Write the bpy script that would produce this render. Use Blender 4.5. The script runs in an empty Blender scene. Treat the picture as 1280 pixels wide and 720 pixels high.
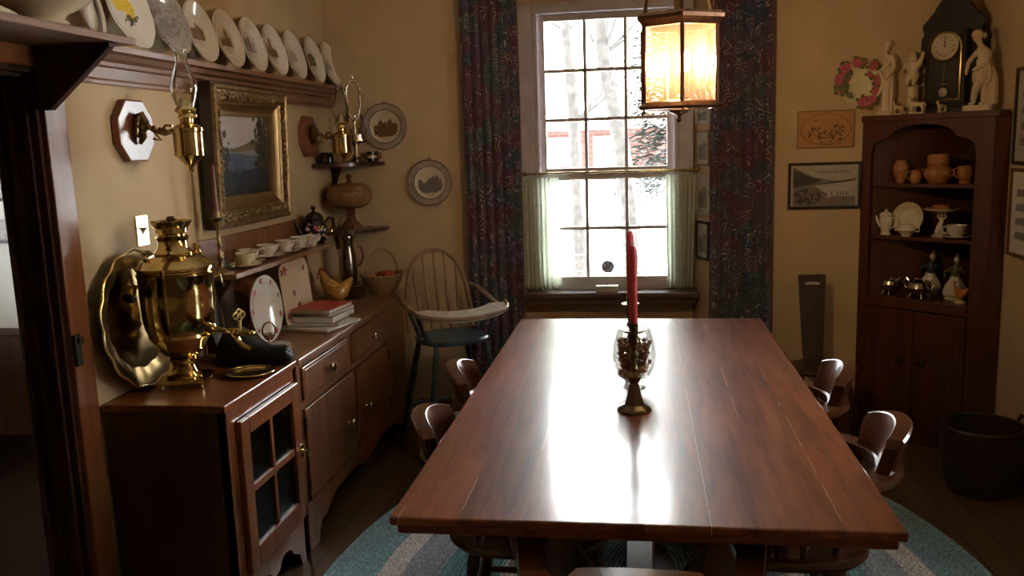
import bpy, bmesh, math, random
from mathutils import Matrix, Vector
random.seed(7)
PI = math.pi
S = bpy.context.scene
COL = S.collection
rad = math.radians

# ------------------------------------------------------------------ mesh builder
YZ = Matrix(((0, 0, 1, 0), (1, 0, 0, 0), (0, 1, 0, 0), (0, 0, 0, 1)))      # (a,b,h) -> (h,a,b)
XZ = Matrix(((1, 0, 0, 0), (0, 0, 1, 0), (0, 1, 0, 0), (0, 0, 0, 1)))      # (a,b,h) -> (a,h,b)


class B:
    def __init__(s):
        s.bm = bmesh.new(); s.mi = 0; s.bev = False

    def face(s, vs):
        try:
            f = s.bm.faces.new(vs); f.material_index = s.mi; return f
        except ValueError:
            return None

    def box(s, x0, y0, z0, x1, y1, z1, bev=0, M=None):
        M = M or Matrix()
        v = [s.bm.verts.new(M @ Vector((x, y, z))) for x in (x0, x1) for y in (y0, y1) for z in (z0, z1)]
        fs = [s.face([v[i] for i in q]) for q in ((0, 1, 3, 2), (4, 6, 7, 5), (0, 4, 5, 1), (2, 3, 7, 6), (0, 2, 6, 4), (1, 5, 7, 3))]
        if bev:
            s.bev = True
            es = list({e for f in fs for e in f.edges})
            r = bmesh.ops.bevel(s.bm, geom=es, offset=bev, segments=2, affect='EDGES', profile=0.5)
            for f in r['faces']: f.material_index = s.mi
        return s

    def rings(s, rings, closed=True, cap0=True, cap1=True, loop=False):
        R = []
        for r in rings:
            R.append([s.bm.verts.new(p) for p in r])
        n = len(R[0])
        pairs = list(zip(R[:-1], R[1:]))
        if loop: pairs.append((R[-1], R[0]))
        for a, b in pairs:
            for i in range(n if closed else n - 1):
                j = (i + 1) % n
                s.face([a[i], a[j], b[j], b[i]])
        if not loop and closed:
            if cap0: s.face(list(reversed(R[0])))
            if cap1: s.face(R[-1])
        return s

    def lathe(s, prof, c=(0, 0, 0), n=28, M=None, sx=1, sy=1, wave=None):
        M = M or Matrix(); c = Vector(c); R = []
        for r, z in prof:
            r = max(r, 1e-4)
            ring = []
            for i in range(n):
                a = 2 * PI * i / n
                k = r * (wave(a) if wave else 1)
                ring.append(M @ (c + Vector((k * math.cos(a) * sx, k * math.sin(a) * sy, z))))
            R.append(ring)
        return s.rings(R)

    def turned(s, p0, p1, prof, n=14):
        """prof: (t 0..1 along p0-p1, radius)"""
        p0, p1 = Vector(p0), Vector(p1); d = p1 - p0; L = d.length
        M = Matrix.Translation(p0) @ d.to_track_quat('Z', 'Y').to_matrix().to_4x4()
        return s.lathe([(r, t * L) for t, r in prof], n=n, M=M)

    def cyl(s, p0, p1, r0, r1=None, n=16):
        return s.turned(p0, p1, [(0, r0), (1, r0 if r1 is None else r1)], n)

    def tube(s, pts, r, n=8, closed=False, flat=None):
        pts = [Vector(p) for p in pts]; m = len(pts); R = []
        t0 = (pts[1] - pts[0]).normalized()
        up = Vector((0, 0, 1)) if abs(t0.z) < .9 else Vector((1, 0, 0))
        prev = t0.cross(up).normalized()
        for i, p in enumerate(pts):
            if closed: t = pts[(i + 1) % m] - pts[i - 1]
            else: t = pts[min(i + 1, m - 1)] - pts[max(i - 1, 0)]
            t.normalize()
            a = (prev - t * prev.dot(t)).normalized(); b = t.cross(a); prev = a
            k = r[i] if isinstance(r, (list, tuple)) else r
            ka, kb = (k * flat[0], k * flat[1]) if flat else (k, k)
            R.append([p + a * ka * math.cos(2 * PI * j / n) + b * kb * math.sin(2 * PI * j / n) for j in range(n)])
        return s.rings(R, loop=closed)

    def sweep(s, pts, sec, closed=False):
        """horizontal path; sec: list of (out, z) offsets; out = right of travel"""
        pts = [Vector(p) for p in pts]; m = len(pts); R = []
        for i, p in enumerate(pts):
            if closed: t = pts[(i + 1) % m] - pts[i - 1]
            else: t = pts[min(i + 1, m - 1)] - pts[max(i - 1, 0)]
            t.z = 0; t.normalize(); o = Vector((t.y, -t.x, 0))
            q = sec(i) if callable(sec) else sec
            R.append([p + o * a + Vector((0, 0, b)) for a, b in q])
        return s.rings(R, loop=closed)

    def prism(s, poly, h0, h1, M=None, bev=0):
        M = M or Matrix()
        a = [s.bm.verts.new(M @ Vector((x, y, h0))) for x, y in poly]
        b = [s.bm.verts.new(M @ Vector((x, y, h1))) for x, y in poly]
        n = len(poly)
        fs = [s.face(list(reversed(a))), s.face(b)]
        fs += [s.face([a[i], a[(i + 1) % n], b[(i + 1) % n], b[i]]) for i in range(n)]
        if bev:
            s.bev = True
            es = list({e for f in fs[:2] for e in f.edges})
            r = bmesh.ops.bevel(s.bm, geom=es, offset=bev, segments=2, affect='EDGES', profile=0.5)
            for f in r['faces']: f.material_index = s.mi
        return s

    def flat(s, poly, z, M=None):
        M = M or Matrix()
        s.face([s.bm.verts.new(M @ Vector((x, y, z))) for x, y in poly]); return s

    def disc(s, x, y, z, r, n=10, sy=1, M=None):
        return s.flat([(x + r * math.cos(2 * PI * i / n), y + r * sy * math.sin(2 * PI * i / n)) for i in range(n)], z, M)

    def ball(s, c, r, n=16, m=10, M=None):
        rx, ry, rz = r if isinstance(r, (list, tuple)) else (r, r, r)
        prof = [(math.sin(PI * i / m), -math.cos(PI * i / m)) for i in range(m + 1)]
        T = (M or Matrix()) @ Matrix.Translation(c) @ Matrix.Diagonal((rx, ry, rz, 1))
        return s.lathe(prof, n=n, M=T)

    def surf(s, fn, nu, nv):
        V = [[s.bm.verts.new(fn(i / nu, j / nv)) for j in range(nv + 1)] for i in range(nu + 1)]
        for i in range(nu):
            for j in range(nv):
                s.face([V[i][j], V[i + 1][j], V[i + 1][j + 1], V[i][j + 1]])
        return s

    def build(s, name, mats, parent=None, ang=.6, norm=True, loc=None, mat4=None):
        if s.bev: ang = min(ang, .3)
        if norm: bmesh.ops.recalc_face_normals(s.bm, faces=s.bm.faces)
        me = bpy.data.meshes.new(name); s.bm.to_mesh(me); s.bm.free()
        for m in (mats if isinstance(mats, (list, tuple)) else [mats]): me.materials.append(m)
        me.shade_smooth(); me.set_sharp_from_angle(angle=ang)
        o = bpy.data.objects.new(name, me); COL.objects.link(o)
        if parent: o.parent = parent
        if mat4 is not None: o.matrix_world = mat4
        elif loc is not None: o.location = loc
        return o


def tag(o, label, cat, group=None):
    o['label'] = label; o['category'] = cat
    if group: o['group'] = group
    return o


def thing(name, label, cat, loc=(0, 0, 0), rz=0, group=None, mat4=None):
    o = bpy.data.objects.new(name, None); COL.objects.link(o)
    o.empty_display_size = .05
    if mat4 is not None: o.matrix_world = mat4
    else:
        o.location = loc; o.rotation_euler = (0, 0, rz)
    return tag(o, label, cat, group)


def struct(o):
    o['kind'] = 'structure'; return o


def dup(root, label, loc=None, rz=None, group=None, mat4=None):
    r = root.copy(); COL.objects.link(r)
    if mat4 is not None: r.matrix_world = mat4
    else:
        r.location = loc
        if rz is not None: r.rotation_euler = (0, 0, rz)
    r['label'] = label
    if group: r['group'] = group
    for ch in list(root.children):
        c = ch.copy(); COL.objects.link(c); c.parent = r
        for g in list(ch.children):
            d = g.copy(); COL.objects.link(d); d.parent = c
    return r


def facing(loc, az, tilt=0, roll=0):
    """x right, y up, z towards the viewer that the surface faces (azimuth az, leaning back by tilt)"""
    n = Vector((math.cos(az) * math.cos(tilt), math.sin(az) * math.cos(tilt), math.sin(tilt)))
    r = Vector((0, 0, 1)).cross(n).normalized(); u = n.cross(r)
    M = Matrix((r, u, n)).transposed().to_4x4(); M.translation = loc
    return M @ Matrix.Rotation(roll, 4, 'Z')


def text_mesh(txt, size, mat, name, parent, loc, rot=(0, 0, 0), align='CENTER', ext=.0004):
    cu = bpy.data.curves.new(name, 'FONT'); cu.body = txt; cu.size = size
    cu.align_x = align; cu.align_y = 'CENTER'; cu.extrude = ext
    t = bpy.data.objects.new('tmp_' + name, cu); COL.objects.link(t)
    dg = bpy.context.evaluated_depsgraph_get()
    me = bpy.data.meshes.new_from_object(t.evaluated_get(dg))
    bpy.data.objects.remove(t)
    me.materials.clear(); me.materials.append(mat)
    o = bpy.data.objects.new(name, me); COL.objects.link(o)
    o.parent = parent; o.location = loc; o.rotation_euler = rot
    return o


# ------------------------------------------------------------------ materials
def newmat(name):
    m = bpy.data.materials.new(name); m.use_nodes = True
    nt = m.node_tree; p = nt.nodes['Principled BSDF']
    return m, nt, p


def N(nt, t, **kw):
    n = nt.nodes.new(t)
    for k, v in kw.items():
        if k in n.inputs: n.inputs[k].default_value = v
        else: setattr(n, k, v)
    return n


def ramp(nt, stops):
    r = nt.nodes.new('ShaderNodeValToRGB'); e = r.color_ramp.elements
    while len(e) < len(stops): e.new(.5)
    for k, (p, c) in zip(e, stops):
        k.position = p; k.color = (*c, 1)
    return r


def rgb(c): return (*c, 1)


def coords(nt, scale=(1, 1, 1)):
    tc = nt.nodes.new('ShaderNodeTexCoord'); mp = nt.nodes.new('ShaderNodeMapping')
    mp.inputs['Scale'].default_value = scale
    nt.links.new(tc.outputs['Object'], mp.inputs['Vector']); return mp


def plain(name, c, rough=.5, metal=0, coat=0, var=.12, scale=30, bump=0, spec=.5):
    """one colour with a soft procedural mottling"""
    m, nt, p = newmat(name)
    mp = coords(nt)
    nz = N(nt, 'ShaderNodeTexNoise', Scale=scale, Detail=4)
    nt.links.new(mp.outputs[0], nz.inputs['Vector'])
    r = ramp(nt, [(.3, [max(0, x * (1 - var)) for x in c]), (.7, [min(1, x * (1 + var)) for x in c])])
    nt.links.new(nz.outputs['Fac'], r.inputs[0]); nt.links.new(r.outputs[0], p.inputs['Base Color'])
    p.inputs['Roughness'].default_value = rough; p.inputs['Metallic'].default_value = metal
    p.inputs['Coat Weight'].default_value = coat; p.inputs['Coat Roughness'].default_value = .08
    p.inputs['Specular IOR Level'].default_value = spec
    if bump:
        b = N(nt, 'ShaderNodeBump', Strength=bump, Distance=.004)
        nt.links.new(nz.outputs['Fac'], b.inputs['Height']); nt.links.new(b.outputs[0], p.inputs['Normal'])
    return m


def wood(name, c1, c2, rough=.35, axis=1, scale=1, coat=.3, bump=.05, spec=.5, crough=.12):
    m, nt, p = newmat(name)
    sc = [14 * scale] * 3; sc[axis] = 1.1 * scale
    mp = coords(nt, sc)
    n1 = N(nt, 'ShaderNodeTexNoise', Scale=1.6, Detail=6, Roughness=.6, Distortion=.7)
    mp2 = coords(nt, [5 * x for x in sc])
    n2 = N(nt, 'ShaderNodeTexNoise', Scale=2.2, Detail=3)
    nt.links.new(mp.outputs[0], n1.inputs['Vector']); nt.links.new(mp2.outputs[0], n2.inputs['Vector'])
    mx = N(nt, 'ShaderNodeMath', operation='MULTIPLY_ADD'); mx.inputs[1].default_value = .35
    nt.links.new(n2.outputs['Fac'], mx.inputs[0]); nt.links.new(n1.outputs['Fac'], mx.inputs[2])
    mid = [(a + b) / 2 for a, b in zip(c1, c2)]
    r = ramp(nt, [(.45, c1), (.68, mid), (.9, c2)])
    nt.links.new(mx.outputs[0], r.inputs[0]); nt.links.new(r.outputs[0], p.inputs['Base Color'])
    p.inputs['Roughness'].default_value = rough
    p.inputs['Coat Weight'].default_value = coat; p.inputs['Coat Roughness'].default_value = crough
    p.inputs['Specular IOR Level'].default_value = spec
    if bump:
        b = N(nt, 'ShaderNodeBump', Strength=bump, Distance=.003)
        nt.links.new(mx.outputs[0], b.inputs['Height']); nt.links.new(b.outputs[0], p.inputs['Normal'])
    return m


def glass(name, tint=(1, 1, 1), bump=0, bscale=60, refl=1.0, rough=.02, body=0.0, bodycol=(1, 1, 1)):
    """thin glass: transmits straight through, reflects by Fresnel; body adds a little milky scatter"""
    m = bpy.data.materials.new(name); m.use_nodes = True; nt = m.node_tree
    nt.nodes.remove(nt.nodes['Principled BSDF']); out = nt.nodes['Material Output']
    tr = N(nt, 'ShaderNodeBsdfTransparent', Color=rgb(tint)); gl = N(nt, 'ShaderNodeBsdfGlossy', Roughness=rough)
    fr = N(nt, 'ShaderNodeFresnel', IOR=1.5); ml = N(nt, 'ShaderNodeMath', operation='MULTIPLY'); ml.inputs[1].default_value = refl
    nt.links.new(fr.outputs[0], ml.inputs[0])
    mx = nt.nodes.new('ShaderNodeMixShader')
    base = tr
    if body:
        tl = N(nt, 'ShaderNodeBsdfTranslucent', Color=rgb(bodycol)); mb = nt.nodes.new('ShaderNodeMixShader')
        mb.inputs[0].default_value = body
        nt.links.new(tr.outputs[0], mb.inputs[1]); nt.links.new(tl.outputs[0], mb.inputs[2]); base = mb
        if bump:
            mpb = coords(nt, (1, 1, .35)); nb = N(nt, 'ShaderNodeTexNoise', Scale=bscale * .7, Detail=3)
            nt.links.new(mpb.outputs[0], nb.inputs['Vector'])
            rb = ramp(nt, [(.35, [body * .75] * 3), (.7, [min(1, body * 1.25)] * 3)])
            nt.links.new(nb.outputs['Fac'], rb.inputs[0]); nt.links.new(rb.outputs[0], mb.inputs[0])
    nt.links.new(ml.outputs[0], mx.inputs[0]); nt.links.new(base.outputs[0], mx.inputs[1]); nt.links.new(gl.outputs[0], mx.inputs[2])
    nt.links.new(mx.outputs[0], out.inputs['Surface'])
    if bump:
        mp = coords(nt); nz = N(nt, 'ShaderNodeTexNoise', Scale=bscale, Detail=2)
        nt.links.new(mp.outputs[0], nz.inputs['Vector'])
        b = N(nt, 'ShaderNodeBump', Strength=bump, Distance=.004)
        nt.links.new(nz.outputs['Fac'], b.inputs['Height'])
        nt.links.new(b.outputs[0], gl.inputs['Normal']); nt.links.new(b.outputs[0], fr.inputs['Normal'])
    return m


M = {}
M['table'] = wood('table_oak', (.14, .03, .010), (.25, .065, .022), rough=.34, axis=1, coat=.6, bump=.04, crough=.2)
M['dark'] = wood('dark_walnut', (.03, .010, .006), (.075, .026, .013), rough=.36, axis=2, coat=.35)
M['chair'] = wood('chair_wood', (.055, .0145, .006), (.115, .036, .015), rough=.28, axis=1, coat=.6, bump=.02)
M['cab'] = wood('cabinet_cherry', (.15, .045, .015), (.28, .095, .034), rough=.3, axis=2, coat=.5)
M['dresser'] = wood('dresser_pine', (.13, .047, .016), (.27, .105, .038), rough=.4, axis=2, coat=.3)
M['dresser_top'] = wood('dresser_top_pine', (.17, .08, .035), (.31, .16, .08), rough=.4, axis=1, coat=.35)
M['hutch'] = wood('hutch_mahogany', (.055, .014, .0065), (.11, .029, .013), rough=.4, axis=2, coat=.3)
M['trim'] = wood('trim_oak', (.16, .05, .016), (.28, .095, .033), rough=.4, axis=2, coat=.3)
M['rail'] = wood('rail_oak', (.18, .085, .05), (.30, .155, .085), rough=.6, axis=1, coat=.08)
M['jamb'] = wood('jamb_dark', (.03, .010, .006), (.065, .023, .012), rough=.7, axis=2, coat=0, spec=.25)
M['sconce_wood'] = wood('sconce_wood', (.19, .065, .03), (.30, .115, .055), rough=.3, axis=2, coat=.22, crough=.2)
M['highchair'] = wood('highchair_wood', (.17, .10, .06), (.34, .22, .14), rough=.45, axis=2, coat=.1)
M['bluepaint'] = plain('worn_blue_paint', (.05, .10, .14), .45, var=.35, scale=16, coat=.2)
M['tray_top'] = plain('worn_pale_tray', (.52, .50, .44), .3, var=.15, coat=.4)
M['plaster'] = plain('cream_plaster', (.58, .44, .27), .85, var=.07, scale=5, bump=.15, spec=.2)
M['ceil'] = plain('ceiling_plaster', (.74, .68, .56), .9, var=.04, scale=4, spec=.2)
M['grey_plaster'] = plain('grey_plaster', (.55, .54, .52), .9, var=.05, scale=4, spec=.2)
M['frame_paint'] = plain('window_taupe_paint', (.50, .48, .50), .5, var=.12, scale=12)
M['sash_paint'] = plain('sash_paint', (.58, .53, .52), .45, var=.08, scale=14)
M['sill'] = wood('sill_wood', (.07, .045, .035), (.15, .10, .085), rough=.35, axis=0, coat=.2)
M['brass'] = plain('polished_brass', (.60, .47, .21), .11, 1, var=.1, scale=12)
M['brass_old'] = plain('aged_brass', (.27, .18, .075), .28, 1, var=.3, scale=40)
M['brass_dark'] = plain('dark_bronze_brass', (.15, .105, .05), .3, 1, var=.3, scale=40)
M['china_grey'] = plain('grey_china', (.40, .38, .35), .15, coat=.5, var=.05)
M['brass_pale'] = plain('pale_brass', (.85, .72, .40), .22, 1, var=.08)
M['iron'] = plain('black_iron', (.02, .018, .016), .45, .4, var=.2)
M['bronze'] = plain('lantern_bronze', (.20, .10, .055), .35, .9, var=.25, scale=40)
M['silver'] = plain('silver', (.66, .60, .52), .2, 1, var=.15, scale=30)
M['pewter'] = plain('pewter', (.32, .27, .23), .22, 1, var=.25, scale=18)
M['china'] = plain('white_china', (.72, .68, .60), .12, coat=.5, var=.03)
M['china_warm'] = plain('cream_china', (.66, .58, .42), .15, coat=.5, var=.04)
M['china_yellow'] = plain('yellow_china', (.70, .66, .40), .15, coat=.5, var=.04)
M['bisque'] = plain('bisque_china', (.66, .54, .38), .5, var=.05)
M['ink_sepia'] = plain('sepia_ink', (.24, .14, .09), .3, var=.3, scale=160)
M['ink_grey'] = plain('grey_ink', (.17, .15, .14), .3, var=.4, scale=160)
M['ink_pale'] = plain('pale_ink', (.42, .33, .26), .3, var=.3, scale=160)
M['rose'] = plain('rose_glaze', (.48, .11, .15), .2, var=.35, scale=120)
M['leaf_glaze'] = plain('leaf_glaze', (.14, .16, .06), .2, var=.3, scale=120)
M['yellow_glaze'] = plain('yellow_glaze', (.66, .46, .05), .2, var=.2, scale=120)
M['blue_glaze'] = plain('blue_glaze', (.04, .05, .11), .2, var=.2)
M['black_glaze'] = plain('black_glaze', (.012, .010, .010), .1, coat=.6, var=.1)
M['black_lacquer'] = plain('black_lacquer', (.010, .008, .008), .55, var=.1, spec=.2)
M['amber_pot'] = plain('amber_stoneware', (.42, .18, .06), .16, coat=.6, var=.2, scale=30)
M['wicker'] = plain('wicker', (.26, .14, .055), .55, var=.45, scale=90, bump=.4)
M['wicker_pale'] = plain('pale_wicker', (.34, .21, .10), .5, var=.4, scale=90, bump=.3)
M['hen_body'] = plain('hen_ochre', (.55, .28, .06), .3, var=.15, coat=.4)
M['red'] = plain('red_candle', (.52, .05, .06), .4, var=.06)
M['red_brown'] = plain('brown_candle', (.16, .045, .03), .4, var=.08)
M['apple'] = plain('apple_red', (.36, .06, .03), .25, var=.4, scale=14, coat=.3)
M['orange_fruit'] = plain('orange_fruit', (.55, .22, .04), .35, var=.15, scale=20)
M['paper'] = plain('paper', (.62, .58, .52), .8, var=.06)
M['paper2'] = plain('newsprint', (.48, .44, .39), .85, var=.25, scale=70)
M['paper_green'] = plain('grey_green_cover', (.27, .28, .22), .6, var=.2, scale=20)
M['redcover'] = plain('red_cover', (.45, .06, .05), .5, var=.2)
M['gold_frame'] = plain('gilt_frame', (.25, .165, .07), .38, .65, var=.4, scale=45, bump=.8)
M['gold_plain'] = plain('gilt_plain', (.26, .17, .065), .32, .7, var=.2, scale=20)
M['black_frame'] = plain('black_frame', (.03, .018, .016), .3, var=.1, coat=.3)
M['wood_frame'] = wood('wood_frame', (.12, .05, .02), (.22, .10, .05), axis=2)
M['photo_pale'] = plain('photo_pale', (.45, .42, .38), .35, var=.12, scale=14)
M['photo_mid'] = plain('photo_mid', (.20, .18, .17), .35, var=.25, scale=40)
M['photo_dark'] = plain('photo_dark', (.07, .06, .06), .35, var=.4, scale=60)
M['orange_print'] = plain('orange_print', (.50, .25, .09), .6, var=.1, scale=12)
M['ink_brown'] = plain('brown_ink', (.16, .08, .03), .5, var=.3, scale=90)
M['paint_sky'] = plain('painted_sky', (.58, .57, .58), .4, var=.10, scale=7)
M['paint_haze'] = plain('painted_haze', (.30, .33, .38), .4, var=.15, scale=10)
M['paint_water'] = plain('painted_water', (.10, .15, .24), .4, var=.3, scale=16)
M['paint_deep'] = plain('painted_deep_water', (.035, .05, .085), .4, var=.4, scale=20)
M['paint_shore'] = plain('painted_shore', (.20, .18, .09), .4, var=.3, scale=40)
M['paint_tree'] = plain('painted_trees', (.03, .028, .018), .4, var=.5, scale=50)
M['paint_mauve'] = plain('painted_mauve', (.12, .085, .075), .4, var=.4, scale=50)
M['clock_black'] = wood('ebonised_wood', (.008, .006, .006), (.02, .014, .012), rough=.4, axis=2, coat=.2)
M['dial'] = plain('clock_dial', (.56, .47, .31), .4, var=.06)
M['pane'] = glass('window_glass', (.97, .98, .97))
M['clear'] = glass('clear_glass', (.97, .97, .95), refl=.55)
M['cab_glass'] = glass('seedy_glass', (.45, .42, .40), bump=.6, bscale=90, refl=1.0, rough=.05)
M['lamp_glass'] = glass('peach_seedy_glass', (1, .84, .70), bump=.5, bscale=55, refl=.6, rough=.06, body=.055, bodycol=(1, .62, .46))
M['snow'] = plain('snow', (.86, .87, .90), .9, var=.02, scale=2)
M['bark'] = plain('pale_bark', (.030, .027, .025), .9, var=.5, scale=14)
M['needles'] = plain('conifer_green', (.0075, .0135, .008), .8, var=.4, scale=9)
M['teal'] = plain('teal_paint', (.10, .25, .25), .6)
M['wire'] = plain('fence_wire', (.20, .2, .2), .5, .3)
M['potpourri'] = plain('potpourri', (.26, .14, .09), .8, var=.6, scale=60)
M['medal'] = glass('smoked_medallion', (.10, .10, .11), refl=.4, body=.5, bodycol=(.12, .115, .12))
M['purple'] = plain('purple_cloth', (.12, .09, .15), .8, var=.3, scale=30)
M['white_box'] = plain('white_card', (.62, .60, .52), .6, var=.03)
M['basketdark'] = plain('dark_wicker', (.035, .016, .011), .7, var=.5, scale=70, bump=.4)
M['toggle'] = plain('ivory_toggle', (.5, .42, .28), .4)


def brick_mat():
    m, nt, p = newmat('red_brick')
    tc = nt.nodes.new('ShaderNodeTexCoord'); sp = nt.nodes.new('ShaderNodeSeparateXYZ'); cb = nt.nodes.new('ShaderNodeCombineXYZ')
    nt.links.new(tc.outputs['Object'], sp.inputs[0]); nt.links.new(sp.outputs['X'], cb.inputs['X']); nt.links.new(sp.outputs['Z'], cb.inputs['Y'])
    b = N(nt, 'ShaderNodeTexBrick', Scale=1.6)
    b.inputs['Color1'].default_value = rgb((.07, .016, .011)); b.inputs['Color2'].default_value = rgb((.055, .013, .009)); b.inputs['Mortar'].default_value = rgb((.09, .045, .033))
    nt.links.new(cb.outputs[0], b.inputs['Vector']); nt.links.new(b.outputs[0], p.inputs['Base Color']); p.inputs['Roughness'].default_value = .9
    return m


M['brick'] = brick_mat()


def floor_mat():
    m, nt, p = newmat('floor_boards')
    mp = coords(nt); sp = nt.nodes.new('ShaderNodeSeparateXYZ'); cb = nt.nodes.new('ShaderNodeCombineXYZ')
    nt.links.new(mp.outputs[0], sp.inputs[0]); nt.links.new(sp.outputs['Y'], cb.inputs['X']); nt.links.new(sp.outputs['X'], cb.inputs['Y'])
    b = N(nt, 'ShaderNodeTexBrick', Scale=1.0)
    b.inputs['Brick Width'].default_value = 1.9; b.inputs['Row Height'].default_value = .115; b.inputs['Mortar Size'].default_value = .003
    b.inputs['Color1'].default_value = rgb((.115, .062, .03)); b.inputs['Color2'].default_value = rgb((.16, .09, .045)); b.inputs['Mortar'].default_value = rgb((.03, .015, .008))
    nt.links.new(cb.outputs[0], b.inputs['Vector'])
    mp2 = coords(nt, (30, 2, 1)); nz = N(nt, 'ShaderNodeTexNoise', Scale=1.5, Detail=5)
    nt.links.new(mp2.outputs[0], nz.inputs['Vector'])
    mx = N(nt, 'ShaderNodeMix', data_type='RGBA', blend_type='MULTIPLY'); mx.inputs[0].default_value = .6
    r = ramp(nt, [(.3, (.55, .55, .55)), (.75, (1, 1, 1))]); nt.links.new(nz.outputs['Fac'], r.inputs[0])
    nt.links.new(b.outputs[0], mx.inputs[6]); nt.links.new(r.outputs[0], mx.inputs[7]); nt.links.new(mx.outputs[2], p.inputs['Base Color'])
    p.inputs['Roughness'].default_value = .42; return m


M['floor'] = floor_mat()
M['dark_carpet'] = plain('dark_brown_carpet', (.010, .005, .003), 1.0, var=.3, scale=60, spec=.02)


def table_top_mat():
    """oak boards running along the table with pale worn joints"""
    m = wood('table_top_oak', (.105, .021, .006), (.36, .105, .036), rough=.45, axis=1, coat=.9, bump=.14, crough=.15)
    nt = m.node_tree; p = nt.nodes['Principled BSDF']
    src = p.inputs['Base Color'].links[0].from_socket
    tc = nt.nodes.new('ShaderNodeTexCoord'); sp = nt.nodes.new('ShaderNodeSeparateXYZ')
    nt.links.new(tc.outputs['Object'], sp.inputs[0])
    a = N(nt, 'ShaderNodeMath', operation='MULTIPLY_ADD'); a.inputs[1].default_value = 1 / .142; a.inputs[2].default_value = 20.37
    nt.links.new(sp.outputs['X'], a.inputs[0])
    f = N(nt, 'ShaderNodeMath', operation='FRACT'); nt.links.new(a.outputs[0], f.inputs[0])
    c = N(nt, 'ShaderNodeMath', operation='COMPARE'); c.inputs[1].default_value = .5; c.inputs[2].default_value = .006
    nt.links.new(f.outputs[0], c.inputs[0])
    mp = coords(nt, (6, 3.1, 1)); nz = N(nt, 'ShaderNodeTexNoise', Scale=1, Detail=2); nt.links.new(mp.outputs[0], nz.inputs['Vector'])
    g = N(nt, 'ShaderNodeMath', operation='GREATER_THAN'); g.inputs[1].default_value = .54; nt.links.new(nz.outputs['Fac'], g.inputs[0])
    k = N(nt, 'ShaderNodeMath', operation='MULTIPLY'); nt.links.new(c.outputs[0], k.inputs[0]); nt.links.new(g.outputs[0], k.inputs[1])
    # board tone
    fl = N(nt, 'ShaderNodeMath', operation='FLOOR'); a2 = N(nt, 'ShaderNodeMath', operation='ADD'); a2.inputs[1].default_value = .5
    nt.links.new(a.outputs[0], a2.inputs[0]); nt.links.new(a2.outputs[0], fl.inputs[0])
    wn = N(nt, 'ShaderNodeTexWhiteNoise', noise_dimensions='1D'); nt.links.new(fl.outputs[0], wn.inputs['W'])
    rr = ramp(nt, [(0, (.78, .78, .78)), (1, (1.15, 1.1, 1.05))]); nt.links.new(wn.outputs['Value'], rr.inputs[0])
    m1 = N(nt, 'ShaderNodeMix', data_type='RGBA', blend_type='MULTIPLY'); m1.inputs[0].default_value = 1
    nt.links.new(src, m1.inputs[6]); nt.links.new(rr.outputs[0], m1.inputs[7])
    m2 = N(nt, 'ShaderNodeMix', data_type='RGBA'); m2.inputs[7].default_value = rgb((.52, .42, .32))
    nt.links.new(k.outputs[0], m2.inputs[0]); nt.links.new(m1.outputs[2], m2.inputs[6]); nt.links.new(m2.outputs[2], p.inputs['Base Color'])
    # worn, uneven polish
    mp3 = coords(nt, (9, 2.2, 1)); n3 = N(nt, 'ShaderNodeTexNoise', Scale=1.3, Detail=5); nt.links.new(mp3.outputs[0], n3.inputs['Vector'])
    r3 = ramp(nt, [(.3, (.32, .32, .32)), (.75, (.44, .44, .44))]); nt.links.new(n3.outputs['Fac'], r3.inputs[0]); nt.links.new(r3.outputs[0], p.inputs['Roughness'])
    return m


M['table_top'] = table_top_mat()


def curtain_mat():
    m, nt, p = newmat('paisley_curtain')
    mp = coords(nt)
    wob = N(nt, 'ShaderNodeTexNoise', Scale=9, Detail=2); nt.links.new(mp.outputs[0], wob.inputs['Vector'])
    add = N(nt, 'ShaderNodeMix', data_type='VECTOR'); add.inputs[0].default_value = .13
    nt.links.new(mp.outputs[0], add.inputs[4]); nt.links.new(wob.outputs['Color'], add.inputs[5])
    v1 = N(nt, 'ShaderNodeTexVoronoi', Scale=10); nt.links.new(add.outputs[1], v1.inputs['Vector'])
    hue = nt.nodes.new('ShaderNodeSeparateColor'); nt.links.new(v1.outputs['Color'], hue.inputs[0])
    pal = ramp(nt, [(0, (.080, .028, .058)), (.3, (.070, .050, .095)), (.5, (.034, .050, .10)), (.66, (.092, .036, .066)), (.82, (.052, .072, .085)), (1, (.11, .09, .11))])
    pal.color_ramp.interpolation = 'CONSTANT'
    nt.links.new(hue.outputs[0], pal.inputs[0])
    w = N(nt, 'ShaderNodeMath', operation='SINE'); wm = N(nt, 'ShaderNodeMath', operation='MULTIPLY'); wm.inputs[1].default_value = 40
    nt.links.new(v1.outputs['Distance'], wm.inputs[0]); nt.links.new(wm.outputs[0], w.inputs[0])
    g = N(nt, 'ShaderNodeMath', operation='GREATER_THAN'); g.inputs[1].default_value = .78; nt.links.new(w.outputs[0], g.inputs[0])
    nz = N(nt, 'ShaderNodeTexNoise', Scale=22, Detail=2); nt.links.new(mp.outputs[0], nz.inputs['Vector'])
    g2 = N(nt, 'ShaderNodeMath', operation='GREATER_THAN'); g2.inputs[1].default_value = .5; nt.links.new(nz.outputs['Fac'], g2.inputs[0])
    k = N(nt, 'ShaderNodeMath', operation='MULTIPLY'); nt.links.new(g.outputs[0], k.inputs[0]); nt.links.new(g2.outputs[0], k.inputs[1])
    mx = N(nt, 'ShaderNodeMix', data_type='RGBA'); mx.inputs[7].default_value = rgb((.28, .25, .28))
    nt.links.new(k.outputs[0], mx.inputs[0]); nt.links.new(pal.outputs[0], mx.inputs[6]); nt.links.new(mx.outputs[2], p.inputs['Base Color'])
    p.inputs['Roughness'].default_value = .85; p.inputs['Sheen Weight'].default_value = .25; return m


M['curtain'] = curtain_mat()


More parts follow.
